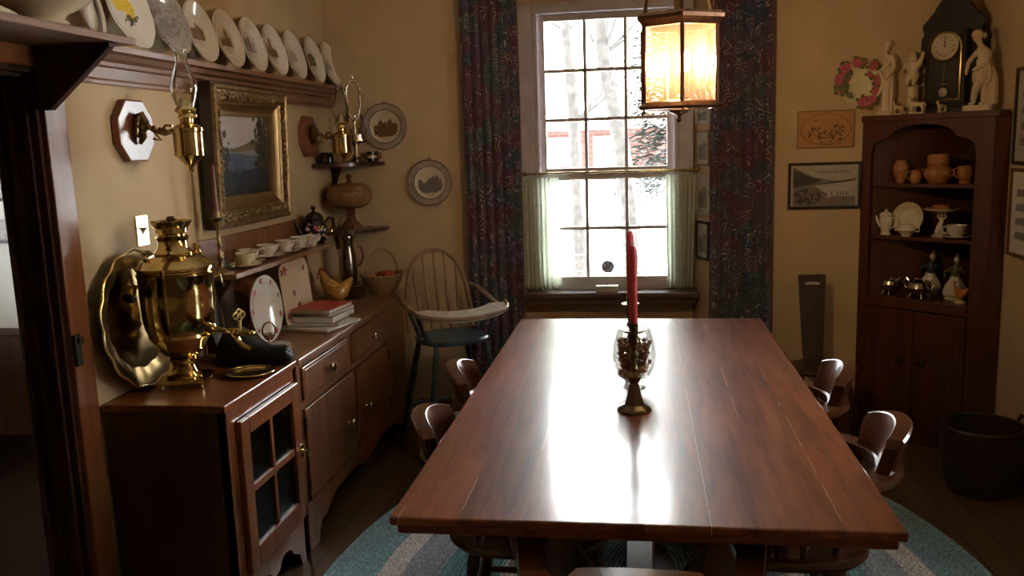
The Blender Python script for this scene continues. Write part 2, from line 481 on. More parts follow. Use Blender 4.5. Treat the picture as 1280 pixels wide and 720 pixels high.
def sheer_mat():
    m = bpy.data.materials.new('lace_voile'); m.use_nodes = True; nt = m.node_tree
    nt.nodes.remove(nt.nodes['Principled BSDF']); out = nt.nodes['Material Output']
    d = N(nt, 'ShaderNodeBsdfDiffuse', Color=rgb((.82, .84, .77))); t = N(nt, 'ShaderNodeBsdfTranslucent', Color=rgb((.80, .84, .74))); x = N(nt, 'ShaderNodeBsdfTransparent')
    a = nt.nodes.new('ShaderNodeMixShader'); a.inputs[0].default_value = .6
    b = nt.nodes.new('ShaderNodeMixShader')
    mp = coords(nt); v = N(nt, 'ShaderNodeTexVoronoi', Scale=34, feature='DISTANCE_TO_EDGE'); nt.links.new(mp.outputs[0], v.inputs['Vector'])
    r = ramp(nt, [(.02, (.03, .03, .03)), (.10, (.14, .14, .14))]); nt.links.new(v.outputs[0], r.inputs[0])
    nt.links.new(d.outputs[0], a.inputs[1]); nt.links.new(t.outputs[0], a.inputs[2])
    nt.links.new(r.outputs[0], b.inputs[0]); nt.links.new(a.outputs[0], b.inputs[1]); nt.links.new(x.outputs[0], b.inputs[2])
    nt.links.new(b.outputs[0], out.inputs['Surface']); return m


M['sheer'] = sheer_mat()


def bulb_mat():
    m = bpy.data.materials.new('lit_bulb'); m.use_nodes = True; nt = m.node_tree
    nt.nodes.remove(nt.nodes['Principled BSDF'])
    e = N(nt, 'ShaderNodeEmission', Color=rgb((1, .93, .60)), Strength=BULB)
    nt.links.new(e.outputs[0], nt.nodes['Material Output'].inputs['Surface']); return m


def rug_mat(name, c):
    m, nt, p = newmat(name)
    mp = coords(nt); nz = N(nt, 'ShaderNodeTexNoise', Scale=90, Detail=2); nt.links.new(mp.outputs[0], nz.inputs['Vector'])
    r = ramp(nt, [(.3, [x * .55 for x in c]), (.65, [min(1, x * 1.3) for x in c])]); nt.links.new(nz.outputs['Fac'], r.inputs[0])
    nt.links.new(r.outputs[0], p.inputs['Base Color']); p.inputs['Roughness'].default_value = .95; p.inputs['Specular IOR Level'].default_value = .1
    b = N(nt, 'ShaderNodeBump', Strength=.8, Distance=.006); nt.links.new(nz.outputs['Fac'], b.inputs['Height']); nt.links.new(b.outputs[0], p.inputs['Normal'])
    return m


BULB = 560
SKY = 28.0
M['bulb'] = bulb_mat()

# ------------------------------------------------------------------ camera
F = 1083.6; YAW, PIT, ROL = -.149458, -.162944, -.03297
cy, sy, cp, sp_ = math.cos(YAW), math.sin(YAW), math.cos(PIT), math.sin(PIT)
fwd = Vector((sy * cp, cy * cp, sp_)); rgt = Vector((cy, -sy, 0)); upv = rgt.cross(fwd)
r2 = rgt * math.cos(ROL) + upv * math.sin(ROL); u2 = upv * math.cos(ROL) - rgt * math.sin(ROL)
cd = bpy.data.cameras.new('camera'); cam = bpy.data.objects.new('camera', cd); COL.objects.link(cam)
cd.sensor_width = 36; cd.lens = 36 * F / 1280; cd.clip_start = .02; cd.clip_end = 200
mw = Matrix((r2, u2, -fwd)).transposed().to_4x4(); mw.translation = (0, 0, 1.60); cam.matrix_world = mw
S.camera = cam

# ------------------------------------------------------------------ world
w = bpy.data.worlds.new('overcast'); S.world = w; w.use_nodes = True
bg = w.node_tree.nodes['Background']; bg.inputs[0].default_value = (.96, .98, 1.0, 1); bg.inputs[1].default_value = SKY
S.view_settings.view_transform = 'Standard'; S.view_settings.look = 'None'; S.view_settings.gamma = 1
S.view_settings.exposure = 0; S.view_settings.use_curve_mapping = False
S.cycles.max_bounces = 10; S.cycles.diffuse_bounces = 5; S.cycles.glossy_bounces = 5; S.cycles.transparent_max_bounces = 24
S.cycles.caustics_reflective = False; S.cycles.caustics_refractive = False
S.cycles.sample_clamp_indirect = 40
S.cycles.use_denoising = True


# ================================================================== THE ROOM
XL, XR, YB, YR, ZC = -1.75, 1.70, 4.83, -1.3, 2.75
b = B(); b.box(XL - .13, YR - .1, -.06, XR + .12, 5.3, 0)
struct(b.build('floor', M['floor']))
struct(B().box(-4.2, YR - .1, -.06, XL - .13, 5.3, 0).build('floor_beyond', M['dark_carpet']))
b = B(); b.box(-4.2, YR - .1, ZC, XR + .12, 5.4, ZC + .1)
struct(b.build('ceiling', M['ceil']))
DY0, DY1, DZ = 1.45, 2.38, 1.875      # doorway in the left wall
b = B(); b.box(XL - .13, YR, 0, XL, DY0, ZC); b.box(XL - .13, DY1, 0, XL, YB + .02, ZC); b.box(XL - .13, DY0, DZ, XL, DY1, ZC)
struct(b.build('wall_left', M['plaster']))
b = B(); b.box(XR, YR, 0, XR + .12, 2.4, ZC); b.box(XR, 2.84, 0, XR + .12, YB + .4, ZC); b.box(XR, 2.4, 0, XR + .12, 2.84, 1.2); b.box(XR, 2.4, 2.0, XR + .12, 2.84, ZC)
struct(b.build('wall_right', M['plaster']))
b = B(); b.box(-4.2, YR - .12, 0, XR + .12, YR, ZC)
struct(b.build('wall_rear', M['plaster']))
# back wall with the splayed window niche
NX0, NX1, NT = -.688, .303, 2.42      # niche at the window
b = B(); b.box(XL - .13, YB, 0, -.80, YB + .40, ZC); b.box(.44, YB, 0, XR, YB + .40, ZC)
b.box(-.80, YB, NT + .06, .44, YB + .40, ZC)
b.prism([(-.80, YB), (NX0, YB + .33), (NX0, YB + .40), (-.80, YB + .40)], 0, NT + .06)
b.prism([(.44, YB), (.44, YB + .40), (NX1, YB + .40), (NX1, YB + .33)], 0, NT + .06)
b.box(NX0, YB + .30, 0, NX1, YB + .40, .70)
b.box(NX0, YB + .30, NT - .02, NX1, YB + .40, NT + .06)
b.prism([(YB, NT + .06), (YB + .40, NT + .06), (YB + .40, NT)], -.80, .44, YZ)
struct(b.build('wall_back', M['plaster']))

# window: casing, two sashes with muntins, panes
wx0, wx1 = -.69, .305
wy = 5.13
b = B()
for x0, x1 in ((wx0, wx0 + .085), (wx1 - .085, wx1)): b.box(x0, wy - .02, .70, x1, wy + .10, 2.40, .006)
b.box(wx0 + .085, wy - .018, 2.335, wx1 - .085, wy + .10, 2.40, .006); b.box(wx0 + .085, wy, .69, wx1 - .085, wy + .10, .735)
for x0, x1 in ((wx0 + .085, wx0 + .105), (wx1 - .105, wx1 - .085)): b.box(x0, wy + .0, .735, x1, wy + .03, 2.335, .004)
win = struct(b.build('window_1', M['frame_paint']))


def sash(name, z0, z1, y, top, bot, rows):
    x0, x1 = wx0 + .10, wx1 - .10
    gx0, gx1 = -.545, .158
    f = B(); f.box(x0, y, z0, gx0, y + .04, z1, .004); f.box(gx1, y, z0, x1, y + .04, z1, .004)
    f.box(gx0, y, z0, gx1, y + .04, z0 + bot, .004); f.box(gx0, y, z1 - top, gx1, y + .04, z1, .004)
    fo = struct(f.build(name, M['sash_paint'], win))
    g0, g1 = z0 + bot, z1 - top
    m = B()
    for i in (1, 2):
        x = gx0 + (gx1 - gx0) * i / 3; m.box(x - .010, y + .002, g0, x + .010, y + .036, g1, .004)
    for i in range(1, rows):
        z = g0 + (g1 - g0) * i / rows; m.box(gx0, y + .002, z - .010, gx1, y + .036, z + .010, .004)
    struct(m.build('muntin_grid', M['sash_paint'], fo))
    p = B(); p.box(gx0 - .004, y + .018, g0 - .004, gx1 + .004, y + .021, g1 + .004)
    struct(p.build('pane', M['pane'], fo))


sash('upper_sash', 1.42, 2.345, wy + .05, .045, .035, 3)
sash('lower_sash', .735, 1.425, wy + .012, .035, .075, 2)
b = B(); b.box(NX0 + .01, 4.985, .70, NX1 + .03, 5.14, .738, .008); b.box(NX0 + .03, 5.0, .672, NX1 + .01, 5.13, .70)
struct(b.build('trim_1', M['sill']))

b = B()
for y0, y1 in ((2.4, 2.44), (2.80, 2.84), (2.61, 2.63)): b.box(XR + .03, y0, 1.2, XR + .1, y1, 2.0)
for z0, z1 in ((1.2, 1.24), (1.96, 2.0), (1.61, 1.63)): b.box(XR + .03, 2.44, z0, XR + .1, 2.80, z1)
w3 = struct(b.build('window_fill_right', M['frame_paint']))  # added window, out of view, letting in fill light
struct(B().box(XR + .06, 2.43, 1.23, XR + .064, 2.81, 1.97).build('pane', M['pane'], w3))
# doorway trim: casing, jamb with mouldings
b = B()
b.box(XL, DY1 - .005, 0, XL + .022, DY1 + .092, DZ + .09, .004); b.box(XL, DY0 - .092, 0, XL + .022, DY0 + .005, DZ + .09, .004)
b.box(XL, DY0 + .005, DZ - .005, XL + .022, DY1 - .005, DZ + .09, .004)
trim2 = struct(b.build('trim_2', M['trim']))
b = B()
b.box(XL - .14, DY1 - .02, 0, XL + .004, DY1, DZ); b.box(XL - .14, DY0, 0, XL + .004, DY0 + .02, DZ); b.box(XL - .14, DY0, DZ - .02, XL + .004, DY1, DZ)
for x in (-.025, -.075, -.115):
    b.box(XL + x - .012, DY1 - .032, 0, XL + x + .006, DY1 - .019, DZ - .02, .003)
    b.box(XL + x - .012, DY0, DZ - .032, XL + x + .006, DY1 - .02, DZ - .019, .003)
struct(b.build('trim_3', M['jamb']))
B().box(-.0, -.018, -.05, .012, .012, .05, .003).cyl((.005, 0, .028), (.022, 0, .028), .012).build('latch_plate', M['iron'], trim2, loc=(XL + .022, DY1 + .012, 1.02))

# the room beyond the doorway
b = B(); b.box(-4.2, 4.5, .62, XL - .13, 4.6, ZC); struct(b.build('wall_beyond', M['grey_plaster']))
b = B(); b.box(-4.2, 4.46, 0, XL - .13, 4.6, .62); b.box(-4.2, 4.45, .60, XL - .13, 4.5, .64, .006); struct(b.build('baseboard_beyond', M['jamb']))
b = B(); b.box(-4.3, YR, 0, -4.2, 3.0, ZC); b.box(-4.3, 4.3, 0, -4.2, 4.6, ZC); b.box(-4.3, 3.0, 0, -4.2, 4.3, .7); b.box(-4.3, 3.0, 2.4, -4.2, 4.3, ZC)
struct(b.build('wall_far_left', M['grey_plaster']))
b = B()
for y0, y1 in ((3.0, 3.06), (4.24, 4.3), (3.635, 3.665)): b.box(-4.29, y0, .7, -4.21, y1, 2.4)
for z0, z1 in ((.7, .76), (2.34, 2.4), (1.535, 1.565)): b.box(-4.29, 3.06, z0, -4.21, 4.24, z1)
w2 = struct(b.build('window_fill_beyond', M['frame_paint']))  # unseen window added to brighten the room beyond
struct(B().box(-4.255, 3.05, .75, -4.25, 4.25, 2.35).build('pane', M['pane'], w2))
# baseboards
struct(B().box(-1.30, YB - .018, 0, -.80, YB, .14, .004).box(.44, YB - .018, 0, 1.20, YB, .14, .004).build('baseboard_back', M['trim']))
struct(B().box(XR - .018, YR, 0, XR, 4.3, .14, .004).build('baseboard_right', M['trim']))

# picture in the room beyond
t = thing('framed_picture', 'narrow framed landscape on the grey wall beyond the doorway', 'picture', mat4=facing((-3.63, 4.495, 1.27), -PI / 2))
B().box(-.17, -.13, 0, -.15, .13, .02).box(.15, -.13, 0, .17, .13, .02).box(-.15, -.13, 0, .15, -.11, .02).box(-.15, .11, 0, .15, .13, .02).build('frame', M['black_frame'], t)
q = B(); q.box(-.15, -.11, 0, .15, .11, .01); q.mi = 1; q.flat([(-.15, -.11), (.15, -.11), (.15, -.02), (.03, .01), (-.15, -.03)], .0105)
q.build('print', [M['photo_pale'], M['photo_mid']], t)

# plate rail and over-door shelf
b = B(); b.prism([(XL, 1.842), (XL + .024, 1.842), (XL + .024, 1.852), (XL + .019, 1.86), (XL + .019, 1.895), (XL + .032, 1.90), (XL + .036, 1.912),
                  (XL + .055, 1.920), (XL + .066, 1.934), (XL + .095, 1.938), (XL + .095, 1.956), (XL + .085, 1.956), (XL + .082, 1.951), (XL + .074, 1.951), (XL + .070, 1.956), (XL, 1.956)], 2.44, YB, XZ)
tag(b.build('plate_rail', M['rail'], ang=.3), 'long moulded oak plate rail carrying the row of plates', 'shelf')
t = thing('door_shelf', 'deep oak shelf over the doorway with a triangular bracket', 'shelf')
B().box(XL, 1.35, 1.926, -1.465, 2.452, 1.947, .003).build('board', M['rail'], t)
for yy in (2.35, 1.42):
    B().prism([(XL + .024, 1.926), (-1.487, 1.926), (-1.487, 1.915), (XL + .055, 1.745), (XL + .024, 1.745)], yy, yy + .028, XZ, .002).build('bracket', M['jamb'], t)

# ---------------------------------------------------------------- outside
b = B()
b.surf(lambda u, v: Vector((-14 + 28 * u, 5.45 + 60 * v, -.25 + .045 * min(60 * v, 20) + .05 * math.sin(9 * u + 3) * v)), 20, 20)
struct(b.build('ground_snow', M['snow']))


def tree_trunk(x0, y0, pts, r0, r1, label):
    t = thing('bare_tree', label, 'tree', (x0, y0, -.1))
    n = len(pts)
    B().tube([(p[0], p[1], p[2]) for p in pts], [r0 + (r1 - r0) * i / (n - 1) for i in range(n)], 10).build('trunk', M['bark'], t)
    rnd = random.Random(int(x0 * 100))
    for k in range(9):
        i = rnd.randrange(2, n); p = Vector(pts[i]); a = rnd.uniform(0, 2 * PI); L = rnd.uniform(.5, 1.1)
        q = p + Vector((math.cos(a) * L, math.sin(a) * L * .4, L * .9)); mid = p.lerp(q, .5) + Vector((0, 0, -.05))
        B().tube([p, mid, q], [.022, .014, .006], 6).build('branch', M['bark'], t)


tree_trunk(-.62, 9.0, [(0, 0, 0), (-.02, 0, 1.0), (-.04, 0, 1.9), (-.10, 0, 2.8), (-.22, 0, 4.2)], .075, .05, 'slender bare tree seen through the left window panes')
tree_trunk(-.06, 9.6, [(0, 0, 0), (-.06, 0, 1.0), (-.16, 0, 1.8), (-.32, 0, 2.6), (-.42, 0, 4.4)], .12, .08, 'thick leaning bare tree seen through the middle panes')


def conifer(x, y, label):
    t = thing('conifer', label, 'tree', (x, y, 0))
    B().cyl((0, 0, 0), (0, 0, 4.4), .09, .02, 8).build('trunk', M['bark'], t)
    rnd = random.Random(5); f = B()
    for k in range(5200):
        z = rnd.uniform(.95, 4.6); R = .75 * (1 - (z - .95) / 4.2) ** .7
        a = rnd.uniform(0, 2 * PI); q = R * math.sqrt(rnd.random()) * (.75 + .25 * math.sin(5 * a + 4 * z))
        c = Vector((q * math.cos(a), q * math.sin(a), z - .25 * q))
        d = Vector((math.cos(a), math.sin(a), rnd.uniform(-.7, .2))).normalized(); s2 = d.cross(Vector((0, 0, 1))).normalized(); L = rnd.uniform(.09, .18)
        f.face([f.bm.verts.new(c - s2 * .04), f.bm.verts.new(c + d * L * .5 + s2 * .01 + Vector((0, 0, .02))), f.bm.verts.new(c + d * L), f.bm.verts.new(c + s2 * .04)])
    f.build('foliage', M['needles'], t, norm=False)


conifer(.42, 11.5, 'green conifer behind the right window panes')
t = thing('brick_house', 'low red brick house with a snowy roof across the garden', 'house', (0, 24, .62))
b = B(); b.box(-3.2, 0, 0, 4.2, 5, 1.35); b.build('wall', M['brick'], t)
b = B(); b.prism([(-.35, 1.32), (-.35, 1.45), (2.5, 2.25), (5.35, 1.45), (5.35, 1.32)], -3.5, 4.5, YZ); b.build('roof', M['snow'], t)
for x in (-2.2, -.9, 1.6):
    o = B().box(x - .35, -.05, .35, x + .35, .02, 1.15).build('window', M['teal'], t)
    B().box(x - .28, -.06, .42, x + .28, -.05, 1.08).build('pane', M['snow'], o)
t = thing('teal_house', 'pale house with teal window trim behind the bare trees', 'house', (-4.2, 30, .75))
B().box(-1.6, 0, 0, 2.2, 4, 1.9).build('wall', M['snow'], t)
B().prism([(-1.9, 1.85), (-1.9, 1.95), (.3, 2.9), (2.5, 1.95), (2.5, 1.85)], -.3, 4.2, XZ).build('roof', M['teal'], t)
for x in (-.9, .6, 1.5): B().box(x - .25, -.05, .8, x + .25, .02, 1.5).build('window', M['teal'], t)
t = thing('wire_fence', 'thin wire fence crossing the snow below the window', 'fence', (0, 7.2, -.2))
for z in (.74, .88): B().cyl((-1.8, 0, z), (1.6, 0, z), .004, n=6).build('wire', M['wire'], t)
for x in (-1.1, -.24, .24, 1.0): B().cyl((x, 0, 0), (x, 0, .9), .008, n=6).build('post', M['wire'], t)

# ---------------------------------------------------------------- curtains
def curtain(name, x0, x1, y, z0, z1, folds, amp, mat, label, cat, group=None, flare=0, th=.003, seed=0, scallop=0):
    rnd = random.Random(seed); ph = [rnd.uniform(-.6, .6) for _ in range(folds + 2)]
    W = x1 - x0

    def fn(u, v):
        k = u * folds; i = int(min(k, folds - 1e-6)); p = ph[i] + (ph[i + 1] - ph[i]) * (k - i)
        a = amp * (.55 + .45 * (1 - v)) * (1 + .4 * p)
        x = x0 + W * u + flare * (1 - v) * (u - .3) + .012 * math.sin(2 * PI * k + 1.2) * (1 if amp > .02 else .3)
        zz = z0 + (z1 - z0) * v + (scallop * abs(math.sin(PI * u * 6)) * (1 - v) ** 8 if scallop else 0)
        return Vector((x, y + a * math.sin(2 * PI * k + p) + .3 * a * math.sin(4 * PI * k + 2 * p), zz))
    o = B().surf(fn, folds * 14, 22).build(name, mat, ang=3.2)
    sm = o.modifiers.new('thickness', 'SOLIDIFY'); sm.thickness = th; sm.offset = 0
    return tag(o, label, cat, group)


curtain('window_curtain', -.965, -.66, 4.765, .03, 2.62, 6, .030, M['curtain'], 'dark burgundy paisley curtain hanging left of the window', 'curtain', 'paisley curtains', flare=.015, seed=3)
curtain('window_curtain', .36, .685, 4.765, .03, 2.62, 6, .030, M['curtain'], 'dark burgundy paisley curtain hanging right of the window', 'curtain', 'paisley curtains', flare=.012, seed=8)
t = thing('curtain_pole', 'dark wooden pole above the paisley curtains', 'curtain pole', (0, 4.765, 2.63))
B().cyl((-1.05, 0, 0), (.75, 0, 0), .014).ball((-1.06, 0, 0), .024).ball((.76, 0, 0), .024).build('pole', M['dark'], t)
for x in (-1.01, .72): B().cyl((x, 0, 0), (x, .064, 0), .009).build('bracket', M['dark'], t)
curtain('cafe_curtain', -.685, -.475, 5.075, .742, 1.405, 8, .012, M['sheer'], 'white lace cafe curtain drawn to the left of the lower sash', 'curtain', 'cafe curtains', th=.001, seed=4, scallop=.012, flare=.01)
curtain('cafe_curtain', .142, .318, 5.075, .742, 1.405, 7, .012, M['sheer'], 'white lace cafe curtain drawn to the right of the lower sash', 'curtain', 'cafe curtains', th=.001, seed=6, scallop=.012, flare=-.03)
t = thing('curtain_rod', 'thin brass rod carrying the white cafe curtains', 'curtain rod', (0, 5.075, 1.432))
B().cyl((-.70, 0, 0), (.325, 0, 0), .006).ball((-.705, 0, 0), .011).ball((.33, 0, 0), .011).build('rod', M['brass'], t)
for i in range(13):
    x = -.675 + i * .018 if i < 7 else .20 + (i - 7) * .02
    B().tube([(x, .013 * math.cos(a), .013 * math.sin(a) - .006) for a in [2 * PI * k / 12 for k in range(12)]], .0016, 6, True).build('ring', M['brass'], t)
for x in (-.665, .285): B().box(x - .006, 0, -.012, x + .006, .055, .012).build('bracket', M['brass'], t)

# things at the window
t = thing('window_medallion', 'round grey medallion with a leaf hung on the lower window pane', 'suncatcher', mat4=facing((-.193, 5.137, .87), -PI / 2))
B().lathe([(.0, 0), (.036, 0), (.038, .003), (.036, .006), (0, .006)], n=28).tube([(0, .037, .003), (.0005, .08, .003), (0, .21, .003)], .0007, 5).build('disc', M['medal'], t)
leaf = [(0, .026), (.006, .014), (.016, .018), (.013, .006), (.024, .0), (.012, -.006), (.014, -.014), (.003, -.011), (.001, -.026), (-.001, -.026), (-.003, -.011), (-.014, -.014), (-.012, -.006), (-.024, 0), (-.013, .006), (-.016, .018), (-.006, .014)]
B().prism(leaf, .006, .0075).build('leaf_emblem', M['photo_pale'], t)
t = thing('sill_box', 'small cream card box lying on the window sill', 'box', (-.195, 5.03, .738))
B().box(-.063, -.03, 0, .063, .03, .030, .002).build('box', M['white_box'], t)
B().box(-.065, -.032, .024, .065, .032, .036, .002).build('lid', M['white_box'], t)
B().cyl((0, 0, .036), (0, 0, .058), .0012, n=6).build('pin', M['iron'], t)
t = thing('toy_bird', 'purple cloth bird lying low in the niche under the window', 'ornament', (-.20, 4.90, .0))
B().lathe([(0, 0), (.07, 0), (.07, .012), (.012, .02), (.010, .50), (.03, .515), (0, .52)], n=14).build('stand', M['dark'], t)
B().ball((.02, 0, .56), (.035, .03, .045)).tube([(0, 0, .55), (-.06, 0, .55), (-.12, 0, .565)], [.022, .012, .005], 8).build('body', M['purple'], t)
# little framed pictures on the splayed right reveal
ang = math.atan2(.33, NX1 - .44)
nrm_az = ang + PI / 2
for (s, z, h, wd, fr, pr, lab) in ((.62, 1.735, .10, .16, 'photo_pale', 'photo_mid', 'topmost pale framed picture on the right window reveal'),
                                   (.62, 1.55, .20, .17, 'gold_plain', 'photo_mid', 'gilt framed picture second from the top on the right window reveal'),
                                   (.60, 1.29, .23, .16, 'photo_pale', 'photo_mid', 'white framed drawing third from the top on the right window reveal'),
                                   (.60, 1.03, .22, .15, 'black_frame', 'photo_pale', 'black framed picture lowest on the right window reveal')):
    cx, cyy = .44 + (NX1 - .44) * s, YB + .33 * s
    t = thing('reveal_picture', lab, 'picture', mat4=facing((cx, cyy, z), nrm_az), group='pictures on the window reveal')
    f = B(); f.box(-wd / 2, -h / 2, .001, -wd / 2 + .013, h / 2, .014, .002); f.box(wd / 2 - .013, -h / 2, .001, wd / 2, h / 2, .014, .002)
    f.box(-wd / 2 + .013, -h / 2, .001, wd / 2 - .013, -h / 2 + .013, .014, .002); f.box(-wd / 2 + .013, h / 2 - .013, .001, wd / 2 - .013, h / 2, .014, .002); f.build('frame', M[fr], t)
    q = B(); q.box(-wd / 2 + .01, -h / 2 + .01, .001, wd / 2 - .01, h / 2 - .01, .006); q.mi = 1
    q.flat([(-wd * .3, -h * .32), (wd * .3, -h * .32), (wd * .3, h * .1), (wd * .1, h * .22), (-wd * .1, h * .05), (-wd * .3, h * .14)], .0065); q.build('print', [M['photo_pale'], M[pr]] if pr != 'photo_pale' else [M['photo_pale'], M['photo_mid']], t)

# ================================================================== TABLE, RUG, CHAIRS
b = B(); AX, AY = 1.245, 1.75; n_rings = 62; pitch = .0185
mats = [rug_mat('rug_blue', (.27, .42, .46)), rug_mat('rug_cream', (.70, .66, .63)), rug_mat('rug_slate', (.36, .40, .43)), rug_mat('rug_teal', (.18, .36, .38))]
for k in range(n_rings):
    off = k * pitch
    b.mi = 0 if k < 11 else (1 if k < 16 else (2 if k < 24 else (3 if k < 36 else (1 if k < 40 else 0))))
    pts = []
    for i in range(120):
        a = 2 * PI * i / 120; ca, sa = math.cos(a), math.sin(a)
        e = 2 / 2.35
        pts.append((( AX - off) * math.copysign(abs(ca) ** e, ca), (AY - off) * math.copysign(abs(sa) ** e, sa), 0))
    rr = []
    for p, o, z in ((0, .0, .002), (1, -.35 * pitch, .011), (2, -.65 * pitch, .011), (3, -pitch, .002)):
        q = []
        for i in range(120):
            x, y, _ = pts[i]; L = math.hypot(x, y); q.append(Vector((x + x / L * o, y + y / L * o, z)))
        rr.append(q)
    b.rings(rr, cap0=False, cap1=False)
rug = b.build('braided_rug', mats, loc=(.03, 2.72, .001), norm=True)
tag(rug, 'oval braided rug with blue and cream bands under the dining table', 'rug')

TX0, TX1, TY0, TY1 = -.582, .56, 1.832, 4.13
t = thing('dining_table', 'long reddish oak trestle dining table in the middle of the room', 'table', (-.011, 2.981, 0))
hx, hy = (TX1 - TX0) / 2, (TY1 - TY0) / 2
B().box(-hx, -hy, .738, hx, hy, .76, .005).build('tabletop', M['table_top'], t)
B().box(-hx + .014, -hy + .014, .712, hx - .014, hy - .014, .738, .006).build('edge_moulding', M['table'], t)
out = [(-.30, .712), (-.34, .60), (-.31, .46), (-.20, .34), (-.10, .27), (-.10, .15), (.10, .15), (.10, .27), (.20, .34), (.31, .46), (.34, .60), (.30, .712),
       (.17, .712), (.19, .62), (.17, .52), (.10, .42), (0, .385), (-.10, .42), (-.17, .52), (-.19, .62), (-.17, .712)]
for yy in (-.82, .82):
    B().prism(out, yy - .055, yy + .055, XZ, .008).build('trestle', M['chair'], t)
    B().prism([(-.40, .012), (-.40, .05), (-.30, .075), (-.14, .15), (.14, .15), (.30, .075), (.40, .05), (.40, .012), (.30, .012), (.28, .035), (-.28, .035), (-.30, .012)], yy - .06, yy + .06, XZ, .006).build('foot', M['chair'], t)
B().box(-.047, -.766, .20, .047, .766, .255, .006).build('stretcher', M['table'], t)


def make_chair():
    t = thing('captains_chair', 'x', 'chair', (0, 0, 0), group='captains chairs around the dining table')
    # saddle seat
    def seat_pt(a, k):
        c, s = math.cos(a), math.sin(a); e = 2 / 2.8
        return Vector((.265 * k * math.copysign(abs(c) ** e, c), .01 + .25 * k * math.copysign(abs(s) ** e, s), 0))
    A = [2 * PI * i / 40 for i in range(40)]
    R = []
    for k, z in ((.86, .412), (.96, .418), (1.0, .432), (.985, .446), (.93, .450), (.75, .441), (.45, .434), (.1, .433)):
        R.append([seat_pt(a, k) + Vector((0, 0, z)) for a in A])
    B().rings(R).build('seat', M['chair'], t)
    # bent arm bow
    path = [(.30, .22), (.302, .12), (.295, .02), (.275, -.08), (.235, -.17), (.17, -.24), (.09, -.28), (0, -.292)]
    path = path + [(-x, y) for x, y in reversed(path[:-1])]
    def sec(i):
        w = .05 if i in (0, 1, len(path) - 1, len(path) - 2) else .036
        return [(-w, -.014), (w, -.014), (w + .004, 0), (w, .014), (-w, .014), (-w - .004, 0)]
    B().sweep([(x, y, .665) for x, y in path], sec).build('arm_bow', M['chair'], t)
    # crest on the back of the bow
    cp = []
    for i in range(21):
        a = rad(-90) + rad(31) * (i - 10) / 10; cp.append((.30 * math.cos(a), .30 * math.sin(a) + .008, 0))
    def csec(i):
        s = abs(i - 10) / 10; h = .125 * (1 - .26 * s * s) if s < .95 else .075
        z0 = .679; lean = .035 * h / .13
        th = .024 if s < .95 else .019
        # path runs left to right behind the sitter: +out is away from the seat
        return [(-th, z0), (th, z0), (th + lean, z0 + h - .006), (th + lean - .006, z0 + h), (-th + lean + .003, z0 + h), (-th + lean, z0 + h - .003)]
    B().sweep(cp, csec).build('crest', M['chair'], t, ang=.3)
    # spindles
    for a in (-78, -52, -26, 0, 26, 52, 78, 96, -96):
        q = rad(-90 + a); x, y = .285 * math.cos(q), .285 * math.sin(q) + .012
        p0 = (x * .80, y * .78, .445); p1 = (x * .99, y * .99, .655)
        B().turned(p0, p1, [(0, .009), (.15, .011), (.3, .016), (.4, .012), (.45, .017), (.5, .011), (.75, .012), (1, .009)], 10).build('spindle', M['chair'], t)
    prof = [(0, .012), (.12, .015), (.2, .020), (.24, .015), (.28, .021), (.45, .024), (.6, .020), (.66, .014), (.7, .023), (.75, .014), (.85, .019), (1, .017)]
    legs = {}
    for sx in (-1, 1):
        for sy in (-1, 1):
            p0 = Vector((sx * .235, .01 + sy * .215, .013)); p1 = Vector((sx * .165, .01 + sy * .15, .42)); legs[sx, sy] = (p0, p1)
            B().turned(p0, p1, prof, 12).build('leg', M['chair'], t)
    sp = [(0, .009), (.3, .012), (.5, .018), (.7, .012), (1, .009)]
    L = lambda k, u: legs[k][0].lerp(legs[k][1], u)
    for sx in (-1, 1): B().turned(L((sx, -1), .42), L((sx, 1), .42), sp, 10).build('stretcher', M['chair'], t)
    B().turned(L((-1, -1), .42).lerp(L((-1, 1), .42), .5), L((1, -1), .42).lerp(L((1, 1), .42), .5), sp, 10).build('stretcher', M['chair'], t)
    B().turned(L((-1, 1), .55), L((1, 1), .55), sp, 10).build('stretcher', M['chair'], t)
    return t


ch = make_chair(); ch.scale = (.84, 1, 1)
ch['label'] = 'captains chair on the left side of the table nearest the viewer'
ch.location = (-.355, 2.53, 0); ch.rotation_euler = (0, 0, rad(-90))
dup(ch, 'captains chair on the left side of the table farther from the viewer', (-.38, 3.125, 0), rad(-88))
dup(ch, 'captains chair on the right side of the table nearest the viewer', (.405, 2.515, 0), rad(88))
dup(ch, 'captains chair on the right side of the table farther from the viewer', (.40, 3.13, 0), rad(90))
dup(ch, 'captains chair at the near head of the table, only its crest showing', (-.01, 1.85, 0), 0)

